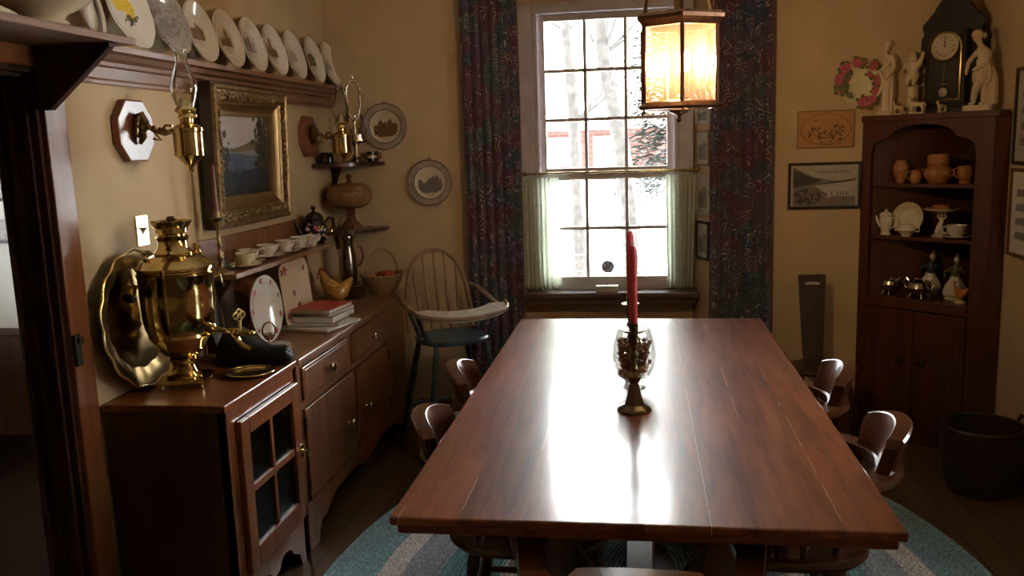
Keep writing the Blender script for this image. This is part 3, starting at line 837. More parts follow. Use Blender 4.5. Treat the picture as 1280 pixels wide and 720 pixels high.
# ---------------------------------------------------------------- centrepiece
def candlestick(x, y, lean, label, hh=.25, ch=.25, rz=0):
    t = thing('candlestick', label, 'candlestick', (x, y, .76), rz, 'brass candlesticks on the table')
    oct_ = lambda r: [(r * math.cos(PI / 8 + PI / 4 * i), r * math.sin(PI / 8 + PI / 4 * i)) for i in range(8)]
    k = hh / .25
    b = B(); b.lathe([(0, 0), (.054, 0), (.054, .006), (.050, .012), (.030, .022), (.022, .050 * k), (.014, .085 * k), (0, .085 * k)], n=8)
    b.build('foot', M['brass_dark'], t, ang=.3)
    B().lathe([(.0, .08 * k), (.012, .085 * k), (.020, .098 * k), (.024, .108 * k), (.017, .118 * k), (.010, .124 * k), (.016, .132 * k), (.010, .14 * k), (.009, .165 * k), (.017, .175 * k), (.010, .186 * k), (.012, .20 * k), (.020, .215 * k), (.013, .235 * k), (.014, .243 * k), (0, .243 * k)], n=20).build('stem', M['brass_dark'], t)
    B().lathe([(.0, .236 * k), (.030, .243 * k), (.033, .249 * k), (.030, .250 * k), (.014, .246 * k), (.014, .27 * k), (.0115, .27 * k), (.0115, .245 * k), (0, .245 * k)], n=20).build('drip_pan', M['brass_dark'], t)
    c = B(); c.lathe([(0, .246 * k), (.0125, .246 * k), (.0125, hh + ch - .02), (.009, hh + ch - .006), (.004, hh + ch), (0, hh + ch)], n=16)
    c.build('candle', M['red'], t)
    B().tube([(0, 0, hh + ch), (.001, 0, hh + ch + .008), (.002, 0, hh + ch + .016)], .0012, 6).build('wick', M['iron'], t)


candlestick(-.023, 2.665, 0, 'brass candlestick with a red candle in front of the glass vase', .262, .262)
candlestick(-.037, 3.12, 0, 'brass candlestick with a red candle behind the glass vase', .262, .262, .3)
t = thing('glass_vase', 'footed glass vase full of dried potpourri on the table', 'vase', (-.025, 2.93, .76))
prof = [(0, .0), (.040, .0), (.042, .006), (.030, .016), (.030, .026), (.052, .042), (.068, .075), (.076, .115), (.072, .155), (.058, .205), (.054, .210), (.054, .206), (.069, .155), (.073, .115), (.065, .078), (.050, .046), (.0, .036)]
B().lathe(prof, n=36).build('bowl', M['clear'], t)
rnd = random.Random(3); pot = B()
for k in range(230):
    z = rnd.uniform(.056, .168); R = (.055 if z < .08 else .068) - .013
    a = rnd.uniform(0, 2 * PI); q = R * math.sqrt(rnd.random()); s = rnd.uniform(.007, .012)
    pot.ball((q * math.cos(a), q * math.sin(a), z), (s, s * rnd.uniform(.5, 1), s * rnd.uniform(.6, 1.2)), 6, 4)
po = pot.build('potpourri', M['potpourri'], t); po['kind'] = 'stuff'

# ---------------------------------------------------------------- lantern
t = thing('hanging_lantern', 'lit hexagonal lantern with peach seedy glass hung over the table', 'lantern', (.131, 3.0, 0), rad(-88))
hexp = lambda r: [(r * math.cos(PI / 3 * i), r * math.sin(PI / 3 * i)) for i in range(6)]
def hexrim(name, prof):
    b = B(); b.rings([[Vector((x, y, z)) for x, y in hexp(r)] for r, z in prof], loop=True); return b.build(name, M['bronze'], t, ang=.3)
hexrim('bottom_rim', [(.110, 1.728), (.128, 1.728), (.142, 1.722), (.158, 1.708), (.150, 1.700), (.118, 1.700)])
hexrim('top_rim', [(.110, 1.962), (.138, 1.962), (.146, 1.972), (.158, 1.982), (.160, 1.994), (.146, 2.004), (.118, 2.004)])
hp = hexp(.134)
for i in range(6):
    x, y = hp[i]; B().cyl((x, y, 1.722), (x, y, 1.97), .007, n=8).build('post', M['bronze'], t)
for i in range(6):
    (x0, y0), (x1, y1) = hp[i], hp[(i + 1) % 6]; k = .05
    ax, ay, bx, by = x0 + (x1 - x0) * k, y0 + (y1 - y0) * k, x1 + (x0 - x1) * k, y1 + (y0 - y1) * k
    nx, ny = (x0 + x1) / 2, (y0 + y1) / 2; L = math.hypot(nx, ny); nx, ny = nx / L * .0015, ny / L * .0015
    B().prism([(ax - nx, ay - ny), (bx - nx, by - ny), (bx + nx, by + ny), (ax + nx, ay + ny)], 1.722, 1.968).build('glass_pane', M['lamp_glass'], t)
for i in range(3):
    a = 2 * PI * i / 3 + .55; x, y = .042 * math.cos(a), .042 * math.sin(a)
    c = B(); c.cyl((x, y, 1.735), (x, y, 1.82), .009).build('candle_sleeve', M['china_warm'], t)
    B().lathe([(.004, 1.82), (.011, 1.832), (.0135, 1.848), (.010, 1.866), (.004, 1.884), (0, 1.888)], c=(x, y, 0), n=14).build('bulb', M['bulb'], t)
    B().tube([(0, 0, 1.712), (x * .6, y * .6, 1.708), (x, y, 1.722), (x, y, 1.737)], .005, 8).build('arm', M['bronze'], t)
B().lathe([(0, 1.655), (.006, 1.66), (.010, 1.668), (.005, 1.676), (.012, 1.684), (.030, 1.690), (.034, 1.698), (.030, 1.706), (.016, 1.712), (0, 1.714)], n=18).build('bottom_finial', M['bronze'], t)
for i in range(6):
    x, y = hexp(.136)[i]; B().lathe([(0, 1.683), (.004, 1.686), (.005, 1.691), (.002, 1.696), (.004, 1.701), (0, 1.702)], c=(x, y, 0), n=10).build('drop', M['bronze'], t)
for i in range(6):
    x, y = hexp(.128)[i]; q = []
    for k in range(9):
        u = k / 8; rr = 1 - .9 * u ** 1.7; q.append((x * rr, y * rr, 2.0 + .17 * math.sin(u * PI / 2)))
    B().tube(q, .005, 8).build('top_arm', M['bronze'], t)
B().lathe([(0, 1.725), (.028, 1.728), (.03, 1.736), (.012, 1.742), (0.006, 1.75), (.006, 1.98), (.016, 1.985), (.018, 2.05), (.012, 2.06), (.012, 2.15), (.026, 2.165), (.02, 2.19), (0.006, 2.20), (0, 2.2)], n=18).build('stem', M['brass_old'], t)
b = B()
for i in range(19):
    z = 2.205 + i * .029
    b.tube([((.009 * math.cos(a) if i % 2 else 0), (0 if i % 2 else .009 * math.cos(a)), z + .018 * math.sin(a)) for a in [2 * PI * k / 12 for k in range(12)]], .0025, 6, True)
b.build('chain', M['brass_old'], t)
B().lathe([(0, 2.72), (.03, 2.722), (.06, 2.735), (.065, 2.75), (0, 2.75)], n=24).build('ceiling_rose', M['brass_old'], t)

# ================================================================== LEFT WALL FURNITURE
t = thing('glass_door_cabinet', 'low cherry cabinet with a four pane glass door beside the doorway', 'cabinet', (0, 0, 0))
cx0, cx1, cya, cyb = -1.738, -1.325, 2.502, 3.092
B().box(cx0 - .002, cya - .006, .786, cx1 + .012, cyb, .812, .004).build('top', M['cab'], t)
b = B()
b.box(cx0, cya, .0, cx1, cya + .02, .786); b.box(cx0, cyb - .022, 0, cx1, cyb - .002, .786); b.box(cx0, cya + .02, .03, cx0 + .012, cyb - .02, .786)
b.box(cx0, cya + .02, .17, cx1 - .02, cyb - .02, .188); b.box(cx0 + .02, cya + .02, .46, cx1 - .06, cyb - .02, .474)
b.build('body', M['dark'], t)
b = B(); b.box(cx1 - .02, cya, .188, cx1, cya + .075, .786); b.box(cx1 - .02, cyb - .02, .188, cx1, cyb - .002, .786); b.box(cx1 - .02, cya + .075, .735, cx1, cyb - .02, .786)
b.build('face_frame', M['cab'], t)
sc = [(cya, 0), (cya + .06, 0), (cya + .075, .05), (cya + .13, .085)]
for i in range(9): a = PI * i / 8; sc.append((cya + .20 - .06 * math.cos(a), .085 + .035 * math.sin(a)))
sc += [(cya + .295, .075)]
for i in range(9): a = PI * i / 8; sc.append((cya + .39 - .06 * math.cos(a), .085 + .035 * math.sin(a)))
sc += [(cya + .515, .05), (cya + .53, 0), (cyb - .002, 0), (cyb - .002, .19), (cya, .19)]
B().prism(sc, cx1 - .02, cx1, YZ).build('scalloped_apron', M['cab'], t)
dy0, dy1, dz0, dz1 = cya + .078, cyb - .022, .192, .731
b = B(); fw = .062
b.box(cx1 - .002, dy0, dz0, cx1 + .02, dy0 + fw, dz1, .004); b.box(cx1 - .002, dy1 - fw, dz0, cx1 + .02, dy1, dz1, .004)
b.box(cx1 - .002, dy0 + fw, dz0, cx1 + .02, dy1 - fw, dz0 + .075, .004); b.box(cx1 - .002, dy0 + fw, dz1 - .06, cx1 + .02, dy1 - fw, dz1, .004)
ym, zm = (dy0 + dy1) / 2, (dz0 + dz1) / 2 + .01
b.box(cx1, ym - .011, dz0 + .07, cx1 + .014, ym + .011, dz1 - .055, .003); b.box(cx1, dy0 + fw, zm - .013, cx1 + .0141, dy1 - fw, zm + .013, .003)
door = b.build('door', M['cab'], t)
B().box(cx1 + .003, dy0 + fw - .004, dz0 + .07, cx1 + .006, dy1 - fw + .004, dz1 - .056).build('pane', M['cab_glass'], door)
b = B(); b.box(cx1 + .02, dy1 - .022, .435, cx1 + .024, dy1 - .004, .485, .001).cyl((cx1 + .022, dy1 - .013, .46), (cx1 + .045, dy1 - .013, .46), .006, n=10)
b.tube([(cx1 + .043, dy1 - .013, .475), (cx1 + .045, dy1 - .013, .46), (cx1 + .043, dy1 - .002, .435)], .0045, 8)
b.build('latch', M['brass'], door)

# ---- dresser
t = thing('dresser', 'long pine dresser with drawers and doors against the left wall', 'dresser', (0, 0, 0))
Y0, Y1, XF = 3.132, 4.70, -1.335
B().box(XL + .002, Y0 - .008, .783, XF + .018, Y1 + .006, .806, .005).build('worktop', M['dresser_top'], t)
b = B(); b.box(XL + .004, Y0, .0, XF - .012, Y0 + .02, .783); b.box(XL + .004, Y1 - .02, 0, XF - .012, Y1, .783); b.box(XL + .004, Y0 + .02, .18, XL + .016, Y1 - .02, .783)
b.box(XL + .016, Y0 + .02, .18, XF - .014, Y1 - .02, .198); b.build('body', M['dark'], t)
D = [(3.168, 3.705), (3.775, 4.32)]; G = [(3.172, 3.785), (3.805, 4.335)]
b = B()
x0, x1 = XF - .02, XF
b.box(x0, Y0, .0, x1, 3.165, .783); b.box(x0, 3.165, .763, x1, Y1, .783); b.box(x0, 3.165, .594, x1, Y1, .622)
b.box(x0, 3.708, .622, x1, 3.772, .763); b.box(x0, 4.322, .622, x1, Y1, .763); b.box(x0, 3.787, .2, x1, 3.803, .594); b.box(x0, 4.338, .2, x1, Y1, .594)
b.box(x0 - .01, 3.165, .2, x0 + .002, 4.34, .76)
b.build('face_frame', M['dresser'], t, ang=.3)
ap = [(Y0, 0), (Y0 + .10, 0), (Y0 + .11, .05), (Y0 + .15, .085), (Y0 + .20, .078), (Y0 + .24, .10), (Y0 + .32, .135), (Y0 + .60, .14), (Y0 + .70, .115), (Y0 + .785, .10), (Y0 + .87, .115), (Y0 + .97, .14), (Y1 - .32, .135), (Y1 - .24, .10), (Y1 - .20, .078), (Y1 - .15, .085), (Y1 - .11, .05), (Y1 - .10, 0), (Y1, 0), (Y1, .2), (Y0, .2)]
B().prism(ap, x0, x1 + .006, YZ, .002).build('scalloped_apron', M['dresser'], t)
knobp = [(0, 0), (.010, 0), (.008, .010), (.012, .016), (.019, .022), (.021, .028), (.017, .034), (0, .036)]
KX = Matrix(((0, 0, 1, 0), (1, 0, 0, 0), (0, 1, 0, 0), (0, 0, 0, 1)))
for i, (a, c) in enumerate(D):
    d = B().box(XF - .016, a + .003, .626, XF + .010, c - .003, .760, .005).box(XF + .009, a + .018, .640, XF + .0125, c - .018, .746, .002).build('drawer', M['dresser'], t)
    B().lathe(knobp, M=Matrix.Translation((XF + .012, (a + c) / 2, .695)) @ KX, n=18).build('knob', M['silver'], d)
for i, (a, c) in enumerate(G):
    d = B().box(XF - .014, a + .003, .206, XF + .008, c - .003, .588, .004)
    d = d.build('door', M['dresser'], t)
    ky = c - .125 if i == 0 else a + .115
    B().lathe(knobp, M=Matrix.Translation((XF + .008, ky, .375)) @ KX, n=18).build('knob', M['silver'], d)
    hy = a if i == 0 else c
    for z in (.27, .53): B().box(XF + .004, hy - .008, z - .025, XF + .011, hy + .010, z + .025, .002).build('hinge', M['iron'], d)
B().box(XL + .003, 3.19, .806, XL + .018, 4.32, 1.262, .003).build('back_panel', M['dresser'], t)
B().box(XL + .018, 3.19, 1.112, -1.578, 4.30, 1.134, .004).build('shelf', M['dresser_top'], t)
for yy in (3.20,): B().prism([(XL + .018, .807), (-1.63, .807), (-1.66, .86), (-1.66, 1.03), (-1.60, 1.112), (XL + .018, 1.112)], yy, yy + .02, XZ).build('shelf_support', M['dark'], t)

# ---------------------------------------------------------------- samovar and brass on the cabinet
t = thing('samovar', 'tall polished brass samovar standing on the low glass door cabinet', 'samovar', (-1.574, 2.738, .8125), rad(14))
b = B(); b.box(-.078, -.078, .018, .078, .078, .034, .004)
b.lathe([(.06, .034), (.062, .040), (.045, .050), (.036, .072), (.046, .088), (.05, .1), (.04, .104), (.0, .104)], n=30)
b.build('base', M['brass'], t)
for x in (-.066, .066):
    for y in (-.066, .066): B().lathe([(0, 0), (.008, .001), (.012, .008), (.011, .018), (0, .02)], c=(x, y, 0), n=12).build('foot', M['brass'], t)
B().lathe([(0, .10), (.040, .10), (.062, .115), (.085, .14), (.098, .165), (.104, .172), (.108, .18), (.106, .19), (.116, .21), (.121, .25), (.1235, .32), (.125, .385), (.129, .392), (.129, .398), (.124, .402), (.124, .408), (.130, .412), (.130, .420), (.125, .424), (.110, .442), (.078, .456), (.060, .462), (0, .462)], n=48).build('body', M['brass'], t)
B().lathe([(.0, .455), (.062, .458), (.066, .466), (.058, .474), (.050, .485), (.048, .505), (.052, .512), (.054, .520), (.046, .524), (0, .524)], n=36, ).build('lid', M['brass'], t)
B().lathe([(.045, .52), (.044, .528), (.052, .535), (.053, .548), (.060, .556), (.066, .566), (.069, .572), (.066, .574), (.060, .566), (.050, .556), (.046, .548), (.0, .546)], n=36).build('crown_ring', M['brass'], t)
B().lathe([(0, .545), (.028, .546), (.030, .552), (.022, .566), (.012, .572), (.016, .580), (.010, .588), (0, .59)], n=20).build('cap', M['dark'], t)
for a in (rad(222), rad(52)):
    c, s = math.cos(a), math.sin(a); pt = lambda r, z, o=0: (r * c - o * s, r * s + o * c, z)
    h = B(); h.tube([pt(.12, .36, -.03), pt(.155, .37, -.032), pt(.165, .33, -.03), pt(.165, .33, .03), pt(.155, .37, .032), pt(.12, .36, .03)], .006, 8)
    ho = h.build('handle', M['brass_old'], t)
    B().turned(pt(.165, .33, -.035), pt(.165, .33, .035), [(0, .008), (.2, .013), (.5, .015), (.8, .013), (1, .008)], 12).build('grip', M['black_lacquer'], ho)
    B().lathe([(0, .445), (.006, .446), (.010, .455), (.006, .465), (.011, .475), (0, .485)], c=(.1 * c, .1 * s, 0), n=12).build('lid_knob', M['brass'], t)
# spigot towards the room
sa = rad(-18); c, s = math.cos(sa), math.sin(sa)
P = lambda r, z, o=0: (r * c - o * s, r * s + o * c, z)
b = B(); b.turned(P(.115, .200), P(.262, .186), [(0, .018), (.08, .020), (.1, .012), (.3, .010), (.55, .010), (.6, .015), (.75, .015), (.8, .010), (1, .011)], 14)
b.ball(P(.268, .186), .012, 12, 8); b.tube([P(.20, .186), P(.215, .16), P(.235, .142), P(.26, .132)], [.010, .010, .009, .008], 10)
sg = b.build('spigot', M['brass'], t)
b = B(); b.cyl(P(.225, .19), P(.225, .228), .006)
for ox, oz in ((0, .019), (0, -.002), (.012, .009), (-.012, .009)):
    b.tube([P(.225 + (ox + .0105 * math.cos(q)) * .35, .240 + oz + .0105 * math.sin(q), (ox + .0105 * math.cos(q))) for q in [2 * PI * k / 14 for k in range(14)]], .0036, 8, True)
b.build('key', M['brass_pale'], sg)

def scalloped_tray(name, label, R, mat4, mat, n=12):
    wv = lambda a: 1 + .05 * abs(math.sin(n * a / 2))
    b = B(); b.lathe([(0, .006), (R * .72, .006), (R * .78, .012), (R * .86, .020), (R * .97, .026), (R, .031), (R * 1.01, .028), (R * .88, .013), (R * .80, .004), (R * .72, 0), (0, 0)], n=72, wave=wv)
    t = thing(name, label, 'tray', mat4=mat4); b.build('dish', mat, t, ang=.2)
    r = B(); r.tube([(R * wv(a) * math.cos(a), R * wv(a) * math.sin(a), .030) for a in [2 * PI * k / 72 for k in range(72)]], .0045, 8, True); r.build('rim', M['brass_pale'], t)
    return t


scalloped_tray('brass_tray', 'big scalloped brass tray leaning on the wall behind the samovar', .228, facing((-1.722, 2.712, 1.054), 0, rad(4)), M['brass_old'], 14)
b = B(); b.lathe([(0, .006), (.066, .006), (.072, .010), (.083, .013), (.085, .011), (.073, .004), (.06, 0), (0, 0)], n=48)
t = thing('brass_salver', 'small round brass salver lying flat in front of the samovar', 'tray', (-1.400, 2.878, .8125)); b.build('dish', M['brass_pale'], t, ang=.2)
B().tube([(.084 * math.cos(a), .084 * math.sin(a), .013) for a in [2 * PI * k / 60 for k in range(60)]], .0025, 8, True).build('rim', M['brass_pale'], t)

# black shoe-shaped scoop
t = thing('black_scoop', 'black shoe shaped scoop lying beside the samovar spigot', 'scoop', (-1.455, 3.03, .8125), rad(4))
R = []; sec_n = 16
prof = [(-.135, .02, .035, .02), (-.128, .05, .085, .005), (-.10, .056, .135, 0), (-.06, .056, .150, 0), (-.02, .054, .128, 0), (.02, .050, .088, 0), (.07, .048, .068, 0), (.11, .046, .070, 0), (.135, .038, .062, .003), (.148, .02, .035, .015)]
for x, hw, zt, zb in prof:
    R.append([Vector((x, hw * math.copysign(abs(math.cos(a)) ** .6, math.cos(a)), (zt + zb) / 2 + (zt - zb) / 2 * math.copysign(abs(math.sin(a)) ** .6, math.sin(a)))) for a in [2 * PI * k / sec_n for k in range(sec_n)]])
B().rings(R).build('body', M['black_lacquer'], t)
B().tube([(.146, -.02, .05), (.139, -.034, .064), (.139, 0, .073), (.139, .034, .064), (.146, .02, .05)], .0025, 6).build('rim', M['silver'], t)

# dark oval tray leaning on the dresser end
t = thing('dark_oval_tray', 'dark oval tray standing between the samovar and the dresser shelf', 'tray', mat4=facing((-1.648, 3.092, .982), rad(13), rad(8)))
B().lathe([(0, .004), (.80, .004), (.88, .010), (1, .016), (1, .012), (.86, 0), (0, 0)], sx=.100, sy=.166, n=48).build('dish', M['black_lacquer'], t)
B().tube([(.100 * math.cos(a), .166 * math.sin(a), .015) for a in [2 * PI * k / 48 for k in range(48)]], .003, 6, True).build('rim', M['pewter'], t)

# candlestick with thin brown taper
t = thing('taper_candlestick', 'slim brass candlestick with a thin brown taper on the dresser shelf end', 'candlestick', (-1.655, 3.22, 1.1345))
B().lathe([(0, 0), (.036, 0), (.036, .005), (.020, .014), (.010, .03), (.0, .03)], n=24).build('foot', M['brass_old'], t)
B().lathe([(.009, .03), (.008, .05), (.014, .062), (.008, .074), (.006, .10), (.011, .115), (.007, .13), (.006, .175), (.010, .19), (.012, .205), (.026, .218), (.027, .222), (.012, .224), (.012, .245), (0, .245)], n=18).build('stem', M['brass_old'], t)
B().lathe([(0, .23), (.010, .23), (.0065, .42), (.003, .43), (0, .43)], n=12).build('candle', M['red_brown'], t)
t = thing('glass_tumbler', 'pale glass tumbler on the dresser shelf behind the samovar', 'glass', (-1.66, 3.29, 1.1345))
B().lathe([(0, 0), (.026, 0), (.036, .085), (.034, .085), (.0245, .006), (0, .006)], n=24).build('glass', M['clear'], t)

# light switch
t = thing('light_switch', 'brass light switch plate on the wall above the samovar', 'switch', mat4=facing((XL, 2.845, 1.345), 0))
B().box(-.037, -.054, 0, .037, .054, .006, .002).build('plate', M['brass_pale'], t)
B().box(-.006, -.012, .006, .006, .012, .009).cyl((0, 0, .007), (0, .010, .022), .0045, .0035, 10).build('toggle', M['toggle'], t)
for yy in (-.032, .032): B().cyl((0, yy, .006), (0, yy, .008), .004, n=10).build('screw', M['brass_old'], t)

# ---------------------------------------------------------------- wall sconces
def sconce(y, z, lx, label):
    t = thing('oil_lamp_sconce', label, 'wall lamp', (XL, y, z), 0, 'oil lamp sconces')
    o8 = lambda a, c: [(a * k, c * l) for k, l in ((-1, -.42), (-.5, -1), (.5, -1), (1, -.42), (1, .42), (.5, 1), (-.5, 1), (-1, .42))]
    B().prism(o8(.108, .105), 0, .028, YZ, .006).build('backplate', M['sconce_wood'], t)
    b = B(); b.tube([(.028, .0, .045), (.045, .004, .05), (.055, 0, .03), (.04, 0, .005), (.05, 0, -.02), (.035, 0, -.045)], [.012, .018, .02, .016, .014, .006], 10)
    b.ball((.05, 0, .012), (.014, .02, .02), 10, 8)
    for s in (-1, 1): b.tube([(.035, 0, .02), (.05, s * .02, .045), (.05, s * .035, .02), (.04, s * .025, -.01), (.036, s * .01, -.02)], .006, 8)
    b.build('scroll_bracket', M['brass_old'], t)
    L = lx
    b = B(); b.tube([(.05, 0, .0), (.075, 0, .012), (.095, 0, -.004), (L * .6, 0, -.014), (L * .75, 0, -.004), (L - .045, 0, -.006)], [.008, .010, .008, .007, .009, .008], 10)
    for k in range(4): b.ball((.07 + k * .022, 0, .012 - k * .007), (.009, .011, .012), 8, 6)
    b.tube([(L - .10, 0, -.01), (L - .08, 0, .015), (L - .055, 0, .012)], .005, 8)
    b.tube([(L - .12, 0, -.012), (L - .10, 0, -.035), (L - .13, 0, -.03)], .004, 8)
    b.build('arm', M['brass_old'], t)
    B().lathe([(0, -.150), (.005, -.146), (.009, -.138), (.006, -.132), (.022, -.118), (.044, -.096), (.050, -.090), (.050, -.012), (.053, -.008), (.053, .002), (.044, .010), (.026, .018), (.022, .022), (.022, .034), (0, .034)], c=(L, 0, 0), n=32).build('reservoir', M['brass'], t)
    b = B(); b.lathe([(0, .03), (.026, .034), (.030, .040), (.024, .050), (.034, .058), (.038, .064), (.028, .075), (.020, .10), (.012, .104), (0, .104)], c=(L, 0, 0), n=24)
    b.cyl((L, .02, .046), (L, .052, .046), .0025, n=8).cyl((L, .050, .046), (L, .054, .046), .010, n=14)
    b.build('burner', M['brass_pale'], t)
    B().lathe([(.032, .060), (.030, .075), (.042, .11), (.047, .135), (.041, .165), (.026, .205), (.020, .225), (.020, .262), (.021, .266), (.019, .266), (.0185, .225), (.0245, .205), (.0395, .165), (.0455, .135), (.0405, .11), (.0285, .075), (.0305, .060)], c=(L, 0, 0), n=32).build('chimney', M['clear'], t)
    return t


sconce(2.835, 1.692, .215, 'octagonal oak oil lamp sconce on the wall left of the gilt painting')
s2 = sconce(4.458, 1.682, .200, 'octagonal oak oil lamp sconce between the gilt painting and the corner')

# ---------------------------------------------------------------- gilt painting
PM = facing((-1.724, 3.645, 1.595), 0, rad(-2.0))
t = thing('gilt_framed_painting', 'lake landscape painting in a deep ornate gilt frame on the left wall', 'painting', mat4=PM)
W2, H2 = .365, .292
def frame_ring(name, secs, mat, par, bump=False):
    b = B(); R = []
    for ins, z in secs:
        R.append([Vector((sx * (W2 - ins), sy * (H2 - ins), z)) for sx, sy in ((-1, -1), (1, -1), (1, 1), (-1, 1))])
    b.rings(R, loop=True); return b.build(name, mat, par, ang=.3)
fr = frame_ring('outer_frame', [(0, .0), (0, .052), (.006, .062), (.018, .066), (.026, .058), (.062, .052), (.070, .044), (.070, 0)], M['gold_frame'], t)
frame_ring('inner_frame', [(.068, .0), (.068, .040), (.078, .044), (.086, .036), (.108, .024), (.122, .022), (.126, .012), (.126, 0)], M['gold_plain'], t)
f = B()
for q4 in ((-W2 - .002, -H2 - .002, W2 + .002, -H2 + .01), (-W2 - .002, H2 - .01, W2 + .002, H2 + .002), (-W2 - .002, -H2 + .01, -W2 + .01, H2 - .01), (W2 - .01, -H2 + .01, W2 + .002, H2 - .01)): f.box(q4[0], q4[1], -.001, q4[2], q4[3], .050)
f.build('frame_side_shade', M['black_frame'], t)  # black boxes over the gilt sides, painting in their shade
# moulded leaf ornament
orn = B(); rnd = random.Random(11)
def put(x, y):
    orn.ball((x, y, .056), (rnd.uniform(.008, .014), rnd.uniform(.008, .014), rnd.uniform(.006, .012)), 8, 5)
for k in range(46):
    x = -W2 + .03 + (2 * W2 - .06) * k / 45
    for s in (-1, 1):
        put(x, s * (H2 - .045 + rnd.uniform(-.01, .012)))
for k in range(36):
    y = -H2 + .04 + (2 * H2 - .08) * k / 35
    for s in (-1, 1): put(s * (W2 - .045 + rnd.uniform(-.01, .012)), y)
orn.build('leaf_ornament', M['gold_frame'], t)
cw, chh = W2 - .12, H2 - .12
q = B(); q.flat([(-cw, -chh), (cw, -chh), (cw, chh), (-cw, chh)], .006)
def lay(mi, poly, z): q.mi = mi; q.flat(poly, z)
lay(1, [(-cw, -.01), (cw, -.02), (cw, .04), (-cw, .03)], .0063)
lay(3, [(-cw, .035), (-.10, .03), (.0, .045), (.07, .062), (cw, .075), (cw, .03), (.05, .022), (-.05, .014), (-cw, .018)], .0066)
lay(2, [(-cw, .012), (-.08, .012), (.03, .0), (cw, -.01), (cw, -chh), (-cw, -chh)], .0069)
lay(4, [(-cw, -.06), (-.05, -.07), (.05, -.062), (cw, -.05), (cw, -chh), (-cw, -chh)], .0072)
rnd = random.Random(21); q.mi = 5; zz = [.0074]
def blob(x, y, r):
    zz[0] += .000012
    a0 = rnd.uniform(0, 6); q.flat([(max(-cw, min(cw, x + r * rnd.uniform(.55, 1.1) * math.cos(a0 + 2 * PI * i / 9))), max(-chh, min(chh, y + r * rnd.uniform(.55, 1.1) * math.sin(a0 + 2 * PI * i / 9)))) for i in range(9)], zz[0])
for k in range(150): blob(rnd.gauss(.185, .04), rnd.gauss(.06, .08), rnd.uniform(.008, .022))
for k in range(90): blob(rnd.gauss(-.215, .03), rnd.gauss(-.035, .05), rnd.uniform(.008, .02))
for k in range(50): blob(rnd.uniform(-cw, cw), rnd.gauss(-.155, .012), rnd.uniform(.008, .02))
for x in (.15, .19, .215): zz[0] += .00001; q.flat([(x - .004, -.16), (x + .004, -.16), (x + .003, .10), (x - .003, .10)], zz[0])
for k in range(16):
    x = rnd.uniform(-.12, .05); h = rnd.uniform(.03, .10); zz[0] += .00001
    q.flat([(x - .002, -.16), (x + .002, -.16), (x + .006, -.16 + h)], zz[0]); blob(x + .006, -.16 + h, .006)
q.mi = 6
for k in range(40): blob(rnd.gauss(.18, .05), rnd.gauss(.03, .07), rnd.uniform(.004, .010))
q.build('canvas', [M['paint_sky'], M['paint_haze'], M['paint_water'], M['paint_shore'], M['paint_deep'], M['paint_tree'], M['paint_mauve']], t, norm=False)

# ---------------------------------------------------------------- plates
def plate_mesh(b, R, rimwave=None, deep=1.0):
    b.lathe([(0, .006), (R * .60, .006), (R * .66, .010), (R * .95, .022 * deep), (R, .026 * deep), (R * 1.005, .024 * deep), (R * .96, .018 * deep), (R * .66, .003), (R * .55, 0), (0, 0)], n=56, wave=rimwave)


def building(b, rnd, R, tall, n, z):
    """little printed skyline with towers"""
    base = -R * .20
    xs = []
    for k in range(n):
        x = R * (-.42 + .84 * (k + .5) / n); w = R * rnd.uniform(.06, .11); h = R * rnd.uniform(.14, .40)
        if k == n // 2: h = R * tall
        b.flat([(x - w, base), (x + w, base), (x + w, base + h), (x, base + h + w * rnd.uniform(.6, 1.8)), (x - w, base + h)], z)
    b.flat([(-R * .40, base - R * .05), (R * .40, base - R * .05), (R * .40, base), (-R * .40, base)], z)
    for k in range(3): b.flat([(-R * (.22 - .05 * k), base - R * (.13 + .07 * k)), (R * (.22 - .05 * k), base - R * (.13 + .07 * k)), (R * (.22 - .05 * k), base - R * (.115 + .07 * k)), (-R * (.22 - .05 * k), base - R * (.115 + .07 * k))], z)


def ring_print(b, r0, r1, z, n=48, sx=1, sy=1):
    for i in range(n):
        a, c = 2 * PI * i / n, 2 * PI * (i + 1) / n
        b.flat([(r0 * math.cos(a) * sx, r0 * math.sin(a) * sy), (r1 * math.cos(a) * sx, r1 * math.sin(a) * sy), (r1 * math.cos(c) * sx, r1 * math.sin(c) * sy), (r0 * math.cos(c) * sx, r0 * math.sin(c) * sy)], z)


rails = [('sepia tower print', 'nearest the doorway', 'ink_sepia', .48, 5, 0), ('sepia church in a ring', 'second from the doorway', 'ink_sepia', .44, 4, 1),
         ('grey spire scene in a ring', 'third from the doorway', 'ink_grey', .40, 3, 1), ('sepia parliament with a tall spire', 'fourth from the doorway', 'ink_sepia', .60, 7, 0),
         ('pale sepia city print', 'fifth from the doorway', 'ink_pale', .42, 6, 0), ('dark green oval landscape', 'sixth from the doorway', 'leaf_glaze', .2, 5, 1),
         ('small grey towers', 'last before the corner', 'ink_grey', .35, 3, 0)]
YS = [3.298, 3.535, 3.768, 4.004, 4.246, 4.512, 4.752]
for i, ((pr, pos, ink, tall, n, rg), y) in enumerate(zip(rails, YS)):
    b = B(); R = .1205; plate_mesh(b, R); b.mi = 1; building(b, random.Random(i + 3), R, tall, n, .0072)
    if rg: ring_print(b, R * .47, R * .485, .0073)
    if i == 5: b.flat([(-R * .38, -R * .18), (R * .38, -R * .18), (R * .36, R * .16), (R * .1, R * .34), (-R * .2, R * .3), (-R * .38, R * .1)], .0076)
    o = b.build('souvenir_plate', [M['china'], M[ink]], mat4=facing((-1.714, y, 1.957 + R * .975), 0, rad(14)))
    tag(o, 'white rail plate with %s, %s' % (pr, pos), 'plate', 'white souvenir plates on the plate rail')
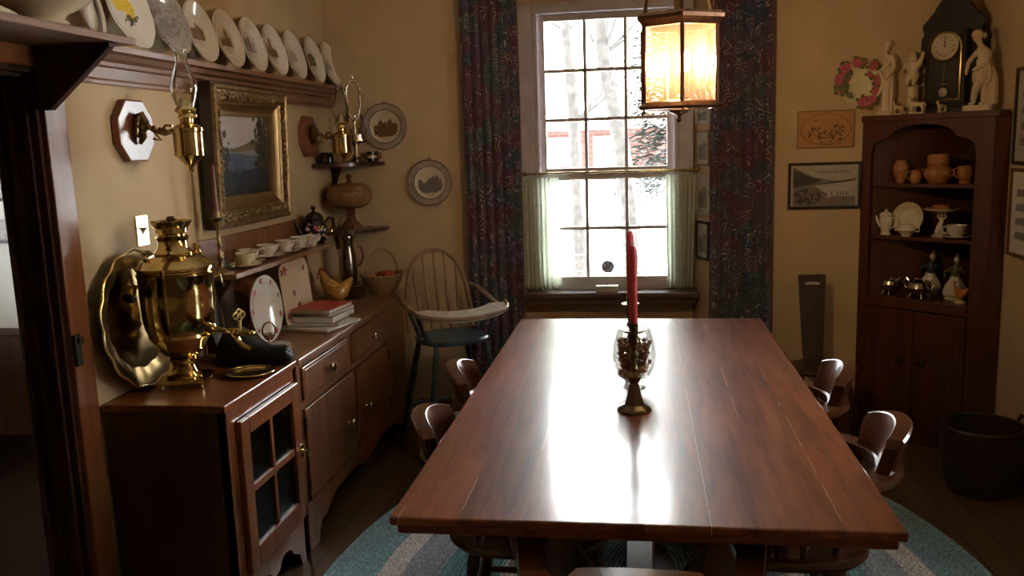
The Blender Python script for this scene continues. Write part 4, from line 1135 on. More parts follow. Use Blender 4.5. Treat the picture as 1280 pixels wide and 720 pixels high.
# grey transfer-printed platter
b = B(); plate_mesh(b, 1.0, lambda a: 1 + .02 * math.sin(12 * a), 1); b.mi = 1
for v in b.bm.verts: v.co.x *= .130; v.co.y *= .125
for v in b.bm.verts: v.co.z = v.co.z if abs(v.co.z) < .03 else v.co.z
rnd = random.Random(9)
for k in range(330):
    a = rnd.uniform(0, 2 * PI); r = math.sqrt(rnd.random()) * .97
    x, y = r * math.cos(a), r * math.sin(a); z = .0068 if r < .62 else .0068 + (r - .62) * .045
    s = rnd.uniform(.006, .017) * .1 * (5.5 if r < .5 else 5.0); a0 = rnd.uniform(0, 6)
    if r * math.cos(a) * .4 + math.sin(a) * r > .15 and r < .6 and rnd.random() < .55: continue
    b.flat([(x * .130 + s * rnd.uniform(.6, 1.6) * math.cos(a0 + k2 * 2 * PI / 6), y * .125 + s * rnd.uniform(.4, 1.2) * math.sin(a0 + k2 * 2 * PI / 6)) for k2 in range(6)], z + .0006 * rnd.random())
b.build  # noqa
o = b.build('transferware_platter', [M['china_grey'], M['ink_grey']], mat4=facing((-1.708, 3.06, 1.957 + .125), 0, rad(14)), norm=False)
tag(o, 'oval platter covered in grey transfer print on the plate rail', 'platter')
# flowered platter
def flower(b, x, y, r, z, petal, leaf, rnd):
    b.mi = leaf
    for k in range(4): a = rnd.uniform(0, 6.28); b.disc(x + r * 1.3 * math.cos(a), y + r * 1.3 * math.sin(a), z, r * .42, 7)
    b.mi = petal
    for k in range(6): a = 2 * PI * k / 6; b.disc(x + r * .6 * math.cos(a), y + r * .6 * math.sin(a), z + .0002 + .00002 * k, r * .55, 8)
    b.mi = 0
rnd = random.Random(2)
b = B(); b.lathe([(0, .008), (.7, .008), (.78, .014), (1, .022), (1.0, .018), (.76, .006), (.6, 0), (0, 0)], sx=.128, sy=.140, n=56, wave=lambda a: 1 + .03 * abs(math.sin(4 * a)))
for x, y in ((-.03, .045), (.02, .03), (.0, .065)): flower(b, x * 1.1 - .01, y * 1.1 - .035, .030, .0088, 1, 2, rnd)
b.mi = 3
for k in range(7): b.disc(rnd.uniform(-.03, .05), rnd.uniform(-.065, -.025), .0092, rnd.uniform(.004, .008), 7)
o = b.build('flowered_platter', [M['china'], M['yellow_glaze'], M['leaf_glaze'], M['blue_glaze']], mat4=facing((-1.702, 2.797, 1.957 + .137), 0, rad(15)))
tag(o, 'white platter with yellow flowers at the doorway end of the plate rail', 'platter')

# things on the over-door shelf
t = thing('wash_bowl', 'large cream footed bowl on the shelf over the doorway', 'bowl', (-1.552, 2.17, 1.9475))
B().lathe([(0, 0), (.065, 0), (.068, .006), (.052, .022), (.06, .034), (.11, .06), (.15, .10), (.160, .15), (.166, .155), (.160, .152), (.145, .10), (.105, .064), (.05, .04), (0, .04)], n=48).build('bowl', M['china_warm'], t)
b = B(); plate_mesh(b, .165)
o = b.build('serving_plate', [M['china_warm']], mat4=facing((-1.742, 2.275, 1.948 + .166), 0, rad(2)))
tag(o, 'plain cream serving plate leaning behind the large bowl', 'plate')
b = B(); plate_mesh(b, .100); b.mi = 1; rnd = random.Random(4)
ring_print(b, .068, .095, .0195)
b.mi = 2
for k in range(16):
    a = 2 * PI * k / 16; b.disc(.082 * math.cos(a), .082 * math.sin(a), .0215, .008, 9)
o = b.build('scroll_border_plate', [M['china'], M['ink_grey'], M['china']], mat4=facing((-1.690, 2.56, 1.957 + .099), rad(15), rad(9)))
tag(o, 'grey scroll bordered plate seen edge on beside the flowered platter', 'plate')
t = thing('cream_jug', 'cream jug on the over-door shelf at the left edge of the picture', 'jug', (-1.57, 1.92, 1.9475))
B().lathe([(0, 0), (.05, 0), (.052, .01), (.045, .02), (.068, .06), (.07, .09), (.05, .14), (.042, .17), (.05, .19), (.046, .19), (.038, .17), (.06, .09), (0, .03)], n=30).build('body', M['china_warm'], t)
B().tube([(.045, 0, .17), (.09, 0, .15), (.095, 0, .10), (.066, 0, .07)], .007, 8).build('handle', M['china_warm'], t)

# ---------------------------------------------------------------- crockery on the dresser shelf
SZ = 1.1345


def teacup(label, x, y, rz, mat, flowers=True, handle=True, saucer=True, s=1.0, z=SZ):
    t = thing('teacup', label, 'cup', (x, y, z), rz, 'teacups on the dresser shelf')
    h = 0
    if saucer:
        B().lathe([(0, .002), (.030 * s, .002), (.036 * s, .007), (.066 * s, .016), (.068 * s, .014), (.04 * s, 0), (0, 0)], n=32).build('saucer', mat, t); h = .005
    b = B(); b.lathe([(0, h), (.022 * s, h), (.023 * s, h + .006), (.030 * s, h + .016), (.042 * s, h + .036), (.048 * s, h + .056), (.0465 * s, h + .056), (.040 * s, h + .036), (.026 * s, h + .018), (0, h + .014)], n=32)
    b.build('cup', mat, t)
    if handle: B().tube([(.046 * s, 0, h + .05), (.062 * s, 0, h + .056), (.074 * s, 0, h + .044), (.066 * s, 0, h + .026), (.038 * s, 0, h + .02)], .0036, 8).build('handle', mat, t)
    if flowers:
        rnd = random.Random(int(y * 100)); f = B()
        for k in range(7):
            a = rnd.uniform(-2.0, 1.6); v = rnd.uniform(.3, .9); r = (.030 + .017 * v) * s + .0012
            T = Matrix.Translation((r * math.cos(a), r * math.sin(a), h + .018 + .036 * v)) @ Matrix.Rotation(a, 4, 'Z') @ Matrix.Rotation(rad(68), 4, 'Y')
            f.mi = k % 2; f.disc(0, 0, 0, rnd.uniform(.005, .009) * s, 7, M=T)
        f.build('flower_sprigs', [M['rose'], M['leaf_glaze']], t)
    return t


teacup('pale yellow tea bowl on a saucer at the near end of the dresser shelf', -1.632, 3.385, 0, M['china_yellow'], False, False, s=1.05)
teacup('rose patterned teacup behind the pale yellow tea bowl', -1.672, 3.51, rad(35), M['china'], True, True)
teacup('plain white tea bowl third along the dresser shelf', -1.665, 3.69, 0, M['china'], False, False, s=1.1)
teacup('rose patterned teacup fourth along the dresser shelf', -1.655, 3.865, rad(30), M['china'], True, True, s=1.05)
teacup('rose patterned teacup in front of the black teapot', -1.645, 4.015, rad(20), M['china'], True, True)
teacup('white teacup at the far end of the dresser shelf', -1.63, 4.135, rad(70), M['china'], False, True, saucer=False, s=.9)

t = thing('black_teapot', 'black teapot painted with pale flowers on the dresser shelf', 'teapot', (-1.66, 4.262, SZ), rad(50))
B().lathe([(0, 0), (.045, 0), (.046, .006), (.062, .025), (.068, .06), (.064, .095), (.048, .118), (.046, .124), (0, .124)], n=36).build('body', M['black_glaze'], t)
B().lathe([(.05, .122), (.051, .128), (.044, .142), (.026, .158), (.010, .164), (.008, .172), (.015, .182), (.010, .194), (0, .196)], n=28).build('lid', M['black_glaze'], t)
B().tube([(-.055, 0, .04), (-.085, 0, .06), (-.10, 0, .10), (-.122, 0, .128)], [.018, .014, .010, .008], 12).build('spout', M['black_glaze'], t)
B().tube([(.058, 0, .10), (.085, 0, .128), (.108, 0, .122), (.112, 0, .085), (.095, 0, .05), (.062, 0, .035)], .007, 10).build('handle', M['black_glaze'], t)
rnd = random.Random(12); f = B()
for k in range(26):
    a = rnd.uniform(-2.7, -.2); z = rnd.uniform(.03, .10); r = .0655 if .03 < z < .09 else .060
    T = Matrix.Translation((r * 1.03 * math.cos(a), r * 1.03 * math.sin(a), z)) @ Matrix.Rotation(a, 4, 'Z') @ Matrix.Rotation(rad(90), 4, 'Y')
    f.mi = k % 3; f.disc(0, 0, 0, rnd.uniform(.005, .011), 8, M=T)
f.build('painted_flowers', [M['china'], M['yellow_glaze'], M['rose']], t)

# platters leaning below the shelf
rnd = random.Random(31)
b = B(); b.lathe([(0, .008), (.68, .008), (.76, .013), (1, .021), (1, .017), (.74, .004), (.6, 0), (0, 0)], sx=.155, sy=.142, n=56)
for k in range(9):
    a = 2 * PI * k / 9 + .3; flower(b, .133 * math.cos(a), .120 * math.sin(a), rnd.uniform(.007, .012), .0195, 1, 2, rnd)
o = b.build('oval_platter', [M['china'], M['rose'], M['leaf_glaze']], mat4=facing((-1.588, 3.425, .950), 0, rad(5)))
tag(o, 'oval white platter with rose sprigs leaning under the dresser shelf', 'platter')
b = B()
def rrect(w, h, r, n=6):
    P = []
    for cx, cyy, a0 in ((w - r, h - r, 0), (-w + r, h - r, 90), (-w + r, -h + r, 180), (w - r, -h + r, 270)):
        for i in range(n + 1): a = rad(a0 + 90 * i / n); P.append((cx + r * math.cos(a), cyy + r * math.sin(a)))
    return P
R = []
for k, z in ((.55, 0), (.74, .003), (1.0, .017), (1.0, .021), (.76, .011), (.70, .007), (.02, .007)):
    R.append([Vector((x * k, y * k, z)) for x, y in rrect(.165, .148, .05)])
b.rings(R)
for x, y in ((-.13, .11), (-.10, .12), (.12, .10), (-.13, -.09), (.02, -.08), (.04, -.065), (.12, -.11), (.0, .0)): flower(b, x, y, rnd.uniform(.009, .017), .0185 if abs(x) > .11 or abs(y) > .1 else .0078, 1, 2, rnd)
o = b.build('square_platter', [M['bisque'], M['rose'], M['leaf_glaze']], mat4=facing((-1.605, 3.795, .9565), 0, rad(5)))
tag(o, 'rounded rectangular cream platter with brown roses leaning under the dresser shelf', 'platter')

# saucer and little silver cup
b = B(); b.lathe([(0, .004), (.055, .004), (.07, .010), (.082, .016), (.083, .013), (.07, .004), (.05, 0), (0, 0)], n=40)
tag(b.build('glass_saucer', M['clear'], loc=(-1.505, 3.30, .8065)), 'shallow glass saucer on the dresser beside the black scoop', 'saucer')
t = thing('loop_handled_cup', 'little silver cup with a tall loop handle standing on the glass saucer', 'cup', (-1.505, 3.285, .811), rad(40))
B().lathe([(0, 0), (.022, 0), (.022, .004), (.006, .012), (.006, .03), (.02, .045), (.028, .062), (.026, .062), (.0, .04)], n=24).build('bowl', M['silver'], t)
B().tube([(.026, 0, .06), (.026, 0, .085), (.016, 0, .104), (0, 0, .111), (-.016, 0, .104), (-.026, 0, .085), (-.026, 0, .06)], .0035, 8).build('handle', M['pewter'], t)

# newspapers and books
def paper_stack(name, label, cat, x, y, z, w, d, h, rz, cover, layers=1, pages=None, group=None, curl=0):
    t = thing(name, label, cat, (x, y, z), rz, group)
    if pages:
        B().box(-w + .004, -d + .003, h * .12, w, d - .003, h * .88).build('pages', M[pages], t)
        B().box(-w, -d, h * .88, w + .002, d, h, .001).box(-w, -d, 0, w + .002, d, h * .12, .001).box(-w, -d, h * .1, -w + .004, d, h * .9).build('cover', M[cover], t)
    else:
        b = B()
        def fn(u, v, zz=0):
            return Vector((-w + 2 * w * u, -d + 2 * d * v, zz + curl * (math.sin(PI * u) * .4 + u * u) * (1 - .5 * v)))
        R = []
        n = 10
        for i in range(n + 1):
            u = i / n; R.append([fn(u, 0), fn(u, 1), fn(u, 1, h), fn(u, 0, h)])
        b.rings(R); b.build('sheets', M[cover], t, ang=.3)
    return t


G = 'papers and books on the dresser'
paper_stack('newspaper', 'folded newspaper at the bottom of the dresser paper pile', 'newspaper', -1.492, 3.76, .8065, .155, .145, .012, rad(-12), 'paper', group=G, curl=.004)
paper_stack('magazine', 'open grey magazine lying across the bottom newspaper', 'magazine', -1.50, 3.775, .823, .140, .12, .008, rad(6), 'paper2', group=G, curl=.003)
paper_stack('book', 'thick grey green book in the middle of the paper pile', 'book', -1.465, 3.80, .8345, .10, .125, .030, rad(-4), 'paper_green', pages='paper', group=G)
paper_stack('paperback', 'white booklet second from the top of the paper pile', 'book', -1.462, 3.805, .865, .092, .118, .012, rad(-10), 'white_box', pages='paper', group=G)
t = paper_stack('red_book', 'thin red and white striped book on top of the paper pile', 'book', -1.468, 3.795, .8775, .095, .12, .018, rad(-6), 'redcover', pages='paper', group=G)
b = B()
for k in range(7): b.box(-.07 + k * .024, -.1205, .0002, -.060 + k * .024, -.119, .0178)
b.build('white_stripes', M['white_box'], t)

# hen
t = thing('ceramic_hen', 'speckled ochre ceramic hen sitting on the dresser', 'figurine', (-1.61, 4.38, .8065), rad(202))
b = B(); R = []
for x, z, ry, rz in ((-.092, .118, .004, .008), (-.082, .104, .018, .024), (-.060, .072, .042, .046), (-.025, .050, .060, .050), (.015, .052, .058, .050), (.042, .060, .044, .042), (.060, .066, .026, .026), (.068, .068, .006, .006)):
    R.append([Vector((x + (.25 * rz * math.sin(a) if x > .04 else 0), ry * math.cos(a), max(.0, z + rz * math.sin(a)))) for a in [2 * PI * k / 18 for k in range(18)]])
b.rings(R); b.tube([(.015, 0, .07), (.038, 0, .092), (.054, 0, .122), (.062, 0, .146), (.074, 0, .160), (.090, 0, .158)], [.046, .037, .026, .021, .016, .005], 16); b.build('body', M['hen_body'], t)
B().prism([(.055, .160), (.056, .182), (.064, .178), (.070, .190), (.077, .181), (.084, .184), (.086, .166)], -.004, .004, XZ, .001).ball((.090, 0, .138), (.006, .004, .012), 8, 6).build('comb', M['redcover'], t)
B().cyl((.088, 0, .156), (.104, 0, .151), .005, .001, 8).build('beak', M['yellow_glaze'], t)
f = B(); rnd = random.Random(8)
for k in range(60):
    a = rnd.uniform(0, 2 * PI); u = rnd.uniform(-.6, .75)
    x, y, z = .01 + .065 * u, .062 * math.sqrt(1 - u * u * .7) * math.cos(a), .055 + .052 * math.sqrt(1 - u * u * .7) * math.sin(a)
    if z > .012: f.ball((x, y, z), .0034, 6, 4)
sp = f.build('dark_speckles', M['ink_brown'], t); sp['kind'] = 'stuff'

# small wooden box, pewter coffee pot
t = thing('wooden_box', 'dark wooden box under the tall pewter pot on the dresser', 'box', (-1.572, 4.492, .8065), 0)
B().box(-.07, -.06, 0, .07, .06, .058, .003).build('body', M['dark'], t); B().box(-.074, -.064, .058, .074, .064, .072, .003).build('lid', M['dark'], t)
t = thing('pewter_pot', 'tall dark pewter pot with an arched bail handle', 'pot', (-1.572, 4.492, .879), rad(30))
B().lathe([(0, 0), (.045, 0), (.047, .008), (.040, .016), (.044, .03), (.050, .07), (.048, .13), (.040, .18), (.034, .215), (.036, .235), (.044, .26), (.041, .262), (.033, .24), (0, .23)], n=32).build('body', M['pewter'], t)
B().lathe([(.043, .26), (.042, .268), (.02, .282), (.006, .286), (.009, .296), (0, .302)], n=24).build('lid', M['pewter'], t)
B().tube([(-.045 * math.cos(a) * 1.05, 0, .26 + .12 * math.sin(a)) for a in [PI * k / 16 for k in range(17)]], .003, 8).build('bail_handle', M['pewter'], t)
B().tube([(.046, .0, .21), (.075, 0, .20), (.085, 0, .15), (.07, 0, .11), (.050, 0, .10)], .005, 8).build('side_handle', M['pewter'], t)

# basket with fruit
t = thing('fruit_basket', 'round wicker basket with a hoop handle on the end of the dresser', 'basket', (-1.42, 4.605, .8065), rad(60))
b = B(); b.lathe([(0, 0), (.062, 0), (.085, .03), (.105, .07), (.118, .108), (.124, .112), (.118, .114), (.100, .07), (.08, .034), (.058, .008), (0, .008)], n=48, wave=lambda a: 1 + .006 * math.sin(24 * a))
b.build('bowl', M['wicker_pale'], t)
B().tube([(.121 * math.cos(a), .121 * math.sin(a), .112 + .004 * math.sin(20 * a)) for a in [2 * PI * k / 60 for k in range(60)]], .006, 8, True).build('rim', M['wicker_pale'], t)
B().tube([(.121 * math.cos(a), 0, .10 + .152 * math.sin(a)) for a in [PI * k / 24 for k in range(25)]], .0055, 8).build('hoop_handle', M['wicker_pale'], t)


def fruit(name, label, x, y, z, r, mat, cat):
    t = thing(name, label, cat, (x, y, z), 0, 'fruit in the wicker basket')
    B().lathe([(0, -.80 * r), (.3 * r, -.86 * r), (.72 * r, -.62 * r), (.98 * r, -.05 * r), (.90 * r, .48 * r), (.55 * r, .80 * r), (.22 * r, .84 * r), (0, .70 * r)], n=20).build('flesh', M[mat], t)
    B().tube([(0, 0, .68 * r), (.05 * r, 0, 1.0 * r)], .002, 6).build('stem', M['dark'], t)


fruit('apple', 'dark red apple on the right in the wicker basket', -1.378, 4.580, .906, .044, 'apple', 'fruit')
fruit('orange', 'small orange fruit on the left in the wicker basket', -1.475, 4.568, .895, .033, 'orange_fruit', 'fruit')
fruit('apple', 'brownish apple at the back of the wicker basket', -1.438, 4.660, .895, .036, 'apple', 'fruit')

# ---------------------------------------------------------------- corner shelves
def quarter(z, r, label, th=.020):
    t = thing('corner_shelf', label, 'shelf', (XL, YB, z), 0, 'corner shelves')
    P = [(0, 0)] + [(r * math.cos(a), -r * math.sin(a)) for a in [PI / 2 * k / 16 for k in range(17)]]
    B().prism(P, -th, 0, None, .003).build('board', M['dark'], t)
    B().prism([(.0, -th), (.12, -th), (.10, -.05), (.05, -.085), (.03, -.13), (0, -.13)], -.010, .010, Matrix.Rotation(rad(-45), 4, 'Z') @ XZ, .002).build('bracket', M['dark'], t)
    return t


quarter(1.535, .315, 'dark quarter round corner shelf, the upper one, holding the cruet stand')
quarter(1.168, .320, 'dark quarter round corner shelf, the lower one, under the wicker compote')
t = thing('cruet_stand', 'silver pedestal cruet stand with an ornate tall handle on the upper corner shelf', 'cruet stand', (-1.535, 4.635, 1.5355), rad(20))
B().lathe([(0, 0), (.062, 0), (.064, .006), (.05, .014), (.024, .03), (.014, .055), (.012, .085), (.022, .10), (.07, .112), (.088, .116), (.088, .120), (0, .120)], n=36).build('pedestal', M['silver'], t)
B().lathe([(.070, .120), (.072, .15), (.070, .15), (.068, .12)], n=36).build('gallery', M['silver'], t)
b = B(); b.cyl((0, 0, .118), (0, 0, .24), .005)
q = []
for k in range(28):
    a = 2 * PI * k / 28; w = .034 + .012 * max(0, math.sin(a)); q.append((w * math.cos(a), 0, .335 + .10 * math.sin(a) - (.0 if math.sin(a) > 0 else .01)))
b.tube(q, .0055, 8, True)
for k in range(9): a = PI * (.1 + .8 * k / 8); b.ball((.046 * math.cos(a), 0, .337 + .103 * math.sin(a)), .008, 8, 6)
b.ball((0, 0, .455), (.008, .006, .014), 8, 6)
b.build('handle', M['silver'], t)
for (x, y, lab) in ((.042, .0, 'glass cruet bottle in the stand, nearest the window'), (-.038, .018, 'glass cruet bottle in the stand, nearest the sconce'), (.0, -.043, 'glass cruet bottle at the front of the stand')):
    p = Matrix.Translation((-1.535, 4.635, 1.5355)) @ Matrix.Rotation(rad(20), 4, 'Z') @ Vector((x, y, .1212))
    tt = thing('cruet_bottle', lab, 'bottle', p, 0, 'cruet bottles')
    B().lathe([(0, 0), (.021, 0), (.023, .01), (.022, .055), (.011, .075), (.009, .10), (.012, .108), (.010, .108), (.007, .10), (.009, .076), (.020, .054), (.021, .01), (0, .004)], n=22).build('bottle', M['clear'], tt)
    B().lathe([(0, .10), (.006, .102), (.007, .112), (.011, .122), (.009, .134), (0, .138)], n=14).build('stopper', M['silver'] if y < 0 else M['purple'], tt)


def mug(label, x, y, z, r, h, mat, rz, band=None):
    t = thing('small_mug', label, 'mug', (x, y, z), rz, 'mugs on the upper corner shelf')
    B().lathe([(0, 0), (r, 0), (r * 1.02, h * .1), (r * .98, h), (r * .90, h), (r * .9, h * .12), (0, h * .1)], n=28).build('body', M[mat], t)
    B().tube([(r * .95, 0, h * .8), (r * 1.5, 0, h * .75), (r * 1.55, 0, h * .35), (r * .95, 0, h * .2)], .004, 8).build('handle', M[mat], t)
    if band: B().lathe([(r * 1.015, h * .35), (r * 1.03, h * .4), (r * 1.025, h * .6), (r * 1.005, h * .65)], n=28).build('painted_band', M[band], t, norm=True)


mug('black jar shaped mug on the upper corner shelf beside the wall', -1.70, 4.615, 1.5355, .034, .060, 'black_glaze', 2.4)
mug('second black mug on the upper corner shelf under the sconce', -1.672, 4.565, 1.5355, .028, .052, 'black_glaze', 2.2)
mug('dark and cream mug at the window end of the upper corner shelf', -1.49, 4.785, 1.5355, .030, .058, 'black_glaze', .6, 'china_warm')
mug('dark mug with a pale band at the very end of the upper corner shelf', -1.475, 4.715, 1.5355, .026, .056, 'black_glaze', -.3, 'china')
t = thing('wicker_compote', 'squat lidded wicker compote on a turned wooden pedestal', 'compote', (-1.592, 4.645, 1.1685), 0)
B().lathe([(0, 0), (.075, 0), (.076, .012), (.05, .03), (.028, .055), (.022, .078), (.030, .092), (.024, .10), (.03, .118), (0, .118)], n=32).build('pedestal', M['wood_frame'], t)
B().lathe([(0, .115), (.06, .118), (.10, .135), (.122, .165), (.127, .195), (.118, .215), (0, .215)], n=44, wave=lambda a: 1 + .008 * math.sin(40 * a)).build('bowl', M['wicker'], t)
B().lathe([(.119, .213), (.122, .218), (.108, .238), (.07, .252), (.03, .257), (0, .257)], n=44, wave=lambda a: 1 + .008 * math.sin(36 * a)).build('lid', M['wicker'], t)
B().lathe([(.022, .255), (.018, .262), (.010, .27), (.016, .285), (.018, .296), (.010, .304), (0, .306)], n=20).build('knob', M['wood_frame'], t)
t = thing('small_spoon', 'small pale spoon lying on the edge of the lower corner shelf', 'spoon', (-1.47, 4.735, 1.1685), rad(22))
B().tube([(-.02, 0, .005), (.03, 0, .010), (.075, 0, .022)], [.003, .0025, .0035], 8).build('handle', M['silver'], t)
B().ball((-.036, 0, .0062), (.02, .013, .006), 12, 8).build('bowl', M['silver'], t)

# ---------------------------------------------------------------- plates on the back wall
for (x, z, lab, seed, nn) in ((-1.417, 1.729, 'ribbon bordered plate with a brown farmhouse scene, upper one left of the curtain', 41, 5), (-1.173, 1.408, 'ribbon bordered plate with a dark castle scene, lower one left of the curtain', 45, 7)):
    R = .128
    t = thing('pierced_plate', lab, 'plate', mat4=facing((x, YB - .006, z), -PI / 2, rad(1)), group='pierced plates left of the curtain')
    b = B(); b.lathe([(0, .008), (R * .62, .008), (R * .70, .012), (R * .72, .016), (R * .67, .003), (R * .5, 0), (0, 0)], n=56)
    b.mi = 1; rnd = random.Random(seed)
    building(b, rnd, R * 1.25, .26, nn, .0088)
    b.flat([(-R * .52, -R * .28), (R * .52, -R * .30), (R * .3, -R * .44), (-R * .3, -R * .46)], .0089)
    for k in range(34): b.disc(rnd.uniform(-.5, .5) * R, rnd.uniform(-.40, -.05) * R, .0090 + k * .00002, rnd.uniform(.03, .08) * R, 7, .5)
    b.build('centre', [M['china_warm'], M['ink_brown'] if seed == 41 else M['ink_grey']], t)
    for (r, th) in ((.73, .0028), (1.0, .0035)): pass
    b = B(); b.tube([(R * .72 * math.cos(a), R * .72 * math.sin(a), .014) for a in [2 * PI * k / 64 for k in range(64)]], .0028, 8, True)
    b.tube([(R * .985 * math.cos(a) * (1 + .006 * math.sin(30 * a)), R * .985 * math.sin(a) * (1 + .006 * math.sin(30 * a)), .022) for a in [2 * PI * k / 120 for k in range(120)]], .0036, 8, True)
    b.build('rim', M['ink_grey'], t)
    b = B()
    for k in range(60):
        a = 2 * PI * k / 60; b.tube([(R * .73 * math.cos(a), R * .73 * math.sin(a), .014), (R * .86 * math.cos(a + .03), R * .86 * math.sin(a + .03), .017), (R * .975 * math.cos(a), R * .975 * math.sin(a), .021)], .0032, 6)
    k_ = b.build('pierced_border', M['photo_pale'], t); k_['kind'] = 'stuff'
    B().tube([(.006 * math.cos(a), R + .006 + .006 * math.sin(a), .012) for a in [2 * PI * k / 12 for k in range(12)]], .0016, 6, True).build('hanger', M['iron'], t)

# ---------------------------------------------------------------- high chair in the corner
t = thing('high_chair', 'old wooden child\'s high chair with worn blue seat beside the curtain', 'high chair', (-.985, 4.36, 0), rad(-146))
R = []
A = [2 * PI * i / 32 for i in range(32)]
for k, z in ((.86, .600), (.98, .606), (1, .620), (.96, .630), (.6, .624), (.05, .622)):
    R.append([Vector((.185 * k * math.copysign(abs(math.cos(a)) ** .75, math.cos(a)), .175 * k * math.copysign(abs(math.sin(a)) ** .75, math.sin(a)), z)) for a in A])
B().rings(R).build('seat', M['bluepaint'], t)
hoop = []
for k in range(25):
    a = PI * k / 24; hoop.append((.185 * math.copysign(abs(math.cos(a)) ** .8, math.cos(a)), -.15 - .085 * math.sin(a), .63 + .425 * math.sin(a) ** .75 if a not in (0, PI) else .63))
B().tube(hoop, .0115, 10).build('back_hoop', M['highchair'], t)
for k in range(5):
    u = (k - 2) / 2.0; x = u * .125
    top = .63 + .425 * (max(0, 1 - (abs(x) / .185) ** 2.5)) ** .3
    B().turned((x * .85, -.145, .622), (x, -.15 - .082 * (top - .63) / .42, top - .004), [(0, .006), (.4, .0085), (.6, .0075), (1, .005)], 8).build('back_spindle', M['highchair'], t)
arm = [(-.19, -.205, .86), (-.225, -.16, .845), (-.235, -.06, .81), (-.232, .06, .785), (-.215, .155, .772)]
for s in (-1, 1):
    B().tube([(s * -x, y, z) for x, y, z in arm], [.011, .013, .014, .014, .015], 10, flat=(1.25, .8)).build('arm', M['highchair'], t)
    for (x, y) in ((.20, -.02), (.195, .10)):
        B().turned((s * .165, y * .9, .622), (s * .232, y, .785 if y > 0 else .803), [(0, .008), (.25, .013), (.45, .009), (.7, .012), (1, .007)], 10).build('arm_post', M['bluepaint'], t)
P = []
for k in range(15): a = PI * k / 14; P.append((.255 * math.cos(a), .125 + .165 * math.sin(a) ** .8 if 0 < k < 14 else .125))
for k in range(9): a = PI * k / 8; P.append((-.16 * math.cos(a), .120 + .055 * math.sin(a)))
TT = Matrix.Translation((0, .11, .798)) @ Matrix.Rotation(rad(-13), 4, 'X') @ Matrix.Translation((0, -.11, -.798))
B().prism(P, .787, .803, TT, .004).build('tray', M['tray_top'], t)
rim = [TT @ Vector((x, y, .806)) for x, y in P[:15]]
B().tube(rim, .009, 8, flat=(.8, 1.3)).build('tray_rim', M['highchair'], t)
for sx in (-1, 1):
    for sy in (-1, 1):
        B().turned((sx * .235, sy * .225, .0), (sx * .135, sy * .125, .605), [(0, .012), (.1, .014), (.3, .017), (.36, .013), (.42, .018), (.7, .016), (.76, .012), (.82, .018), (1, .012)], 12).build('leg', M['bluepaint'], t)
for z, u in ((.20, .33), (.235, .39)):
    w = .235 - .1 * u; d = .225 - .1 * u
    for s in (-1, 1):
        if z < .22: B().cyl((s * w, -d, z), (s * w, d, z), .009, n=10).build('stretcher', M['bluepaint'], t)
        else: B().cyl((-w, s * d, z), (w, s * d, z), .009, n=10).build('stretcher', M['bluepaint'], t)
B().box(-.17, .175, .255, .17, .26, .27, .004).build('footrest', M['tray_top'], t)

# ================================================================== RIGHT SIDE
# pictures on the back wall
def wall_picture(name, label, cx, z, w, h, frame, fw, mat4=None, dep=.016):
    t = thing(name, label, 'picture', mat4=mat4 or facing((cx, YB - .001, z), -PI / 2))
    f = B(); f.box(-w / 2, -h / 2, 0, -w / 2 + fw, h / 2, dep, .002); f.box(w / 2 - fw, -h / 2, 0, w / 2, h / 2, dep, .002)
    f.box(-w / 2 + fw, -h / 2, 0, w / 2 - fw, -h / 2 + fw, dep, .002); f.box(-w / 2 + fw, h / 2 - fw, 0, w / 2 - fw, h / 2, dep, .002)
    f.build('frame', M[frame], t); return t


t = wall_picture('framed_photograph', 'black framed photograph of a lock and dam beside the corner cupboard', .968, 1.335, .372, .246, 'black_frame', .014)
w, h = .172, .109
q = B(); q.flat([(-w, -h), (w, -h), (w, h), (-w, h)], .006)
def lay(mi, poly, z): q.mi = mi; q.flat(poly, z)
iw = w - .013
lay(1, [(-iw, h * .93), (-.05, .045), (.05, .026), (.12, .02), (iw, .034), (iw, .024), (.05, .018), (-.02, .008), (-.12, -.01), (-iw, -.008)], .0063)
lay(2, [(-iw, h * .78), (-.12, .07), (-.06, .045), (-.01, .03), (-.05, .012), (-iw, -.008)], .0066)
lay(1, [(-iw, -.008), (-.06, .004), (-.02, -.02), (.02, -.045), (-.01, -h), (-iw, -h)], .0064)
rnd = random.Random(14); q.mi = 2
for k in range(60):
    x, y = rnd.uniform(-iw + .01, -.02), rnd.uniform(-h + .01, -.02); s = rnd.uniform(.003, .010)
    q.flat([(x - s, y - s), (x + s, y - s * .6), (x + s * .7, y + s), (x - s * .4, y + s)], .0068 + k * .00001)
for x in (.04, .07, .085, .1, .115): q.flat([(x - .003, -.052), (x + .003, -.052), (x + .002, -.03), (x - .002, -.03)], .0068)
lay(1, [(-.01, -h), (.0, -.07), (.06, -.055), (iw, -.06), (iw, -h)], .0065)
q.build('print', [M['photo_pale'], M['photo_mid'], M['photo_dark']], t, norm=False)
text_mesh('St Andrews Lock & Dam', .0165, M['photo_dark'], 'caption', t, (.045, .073, .0066))

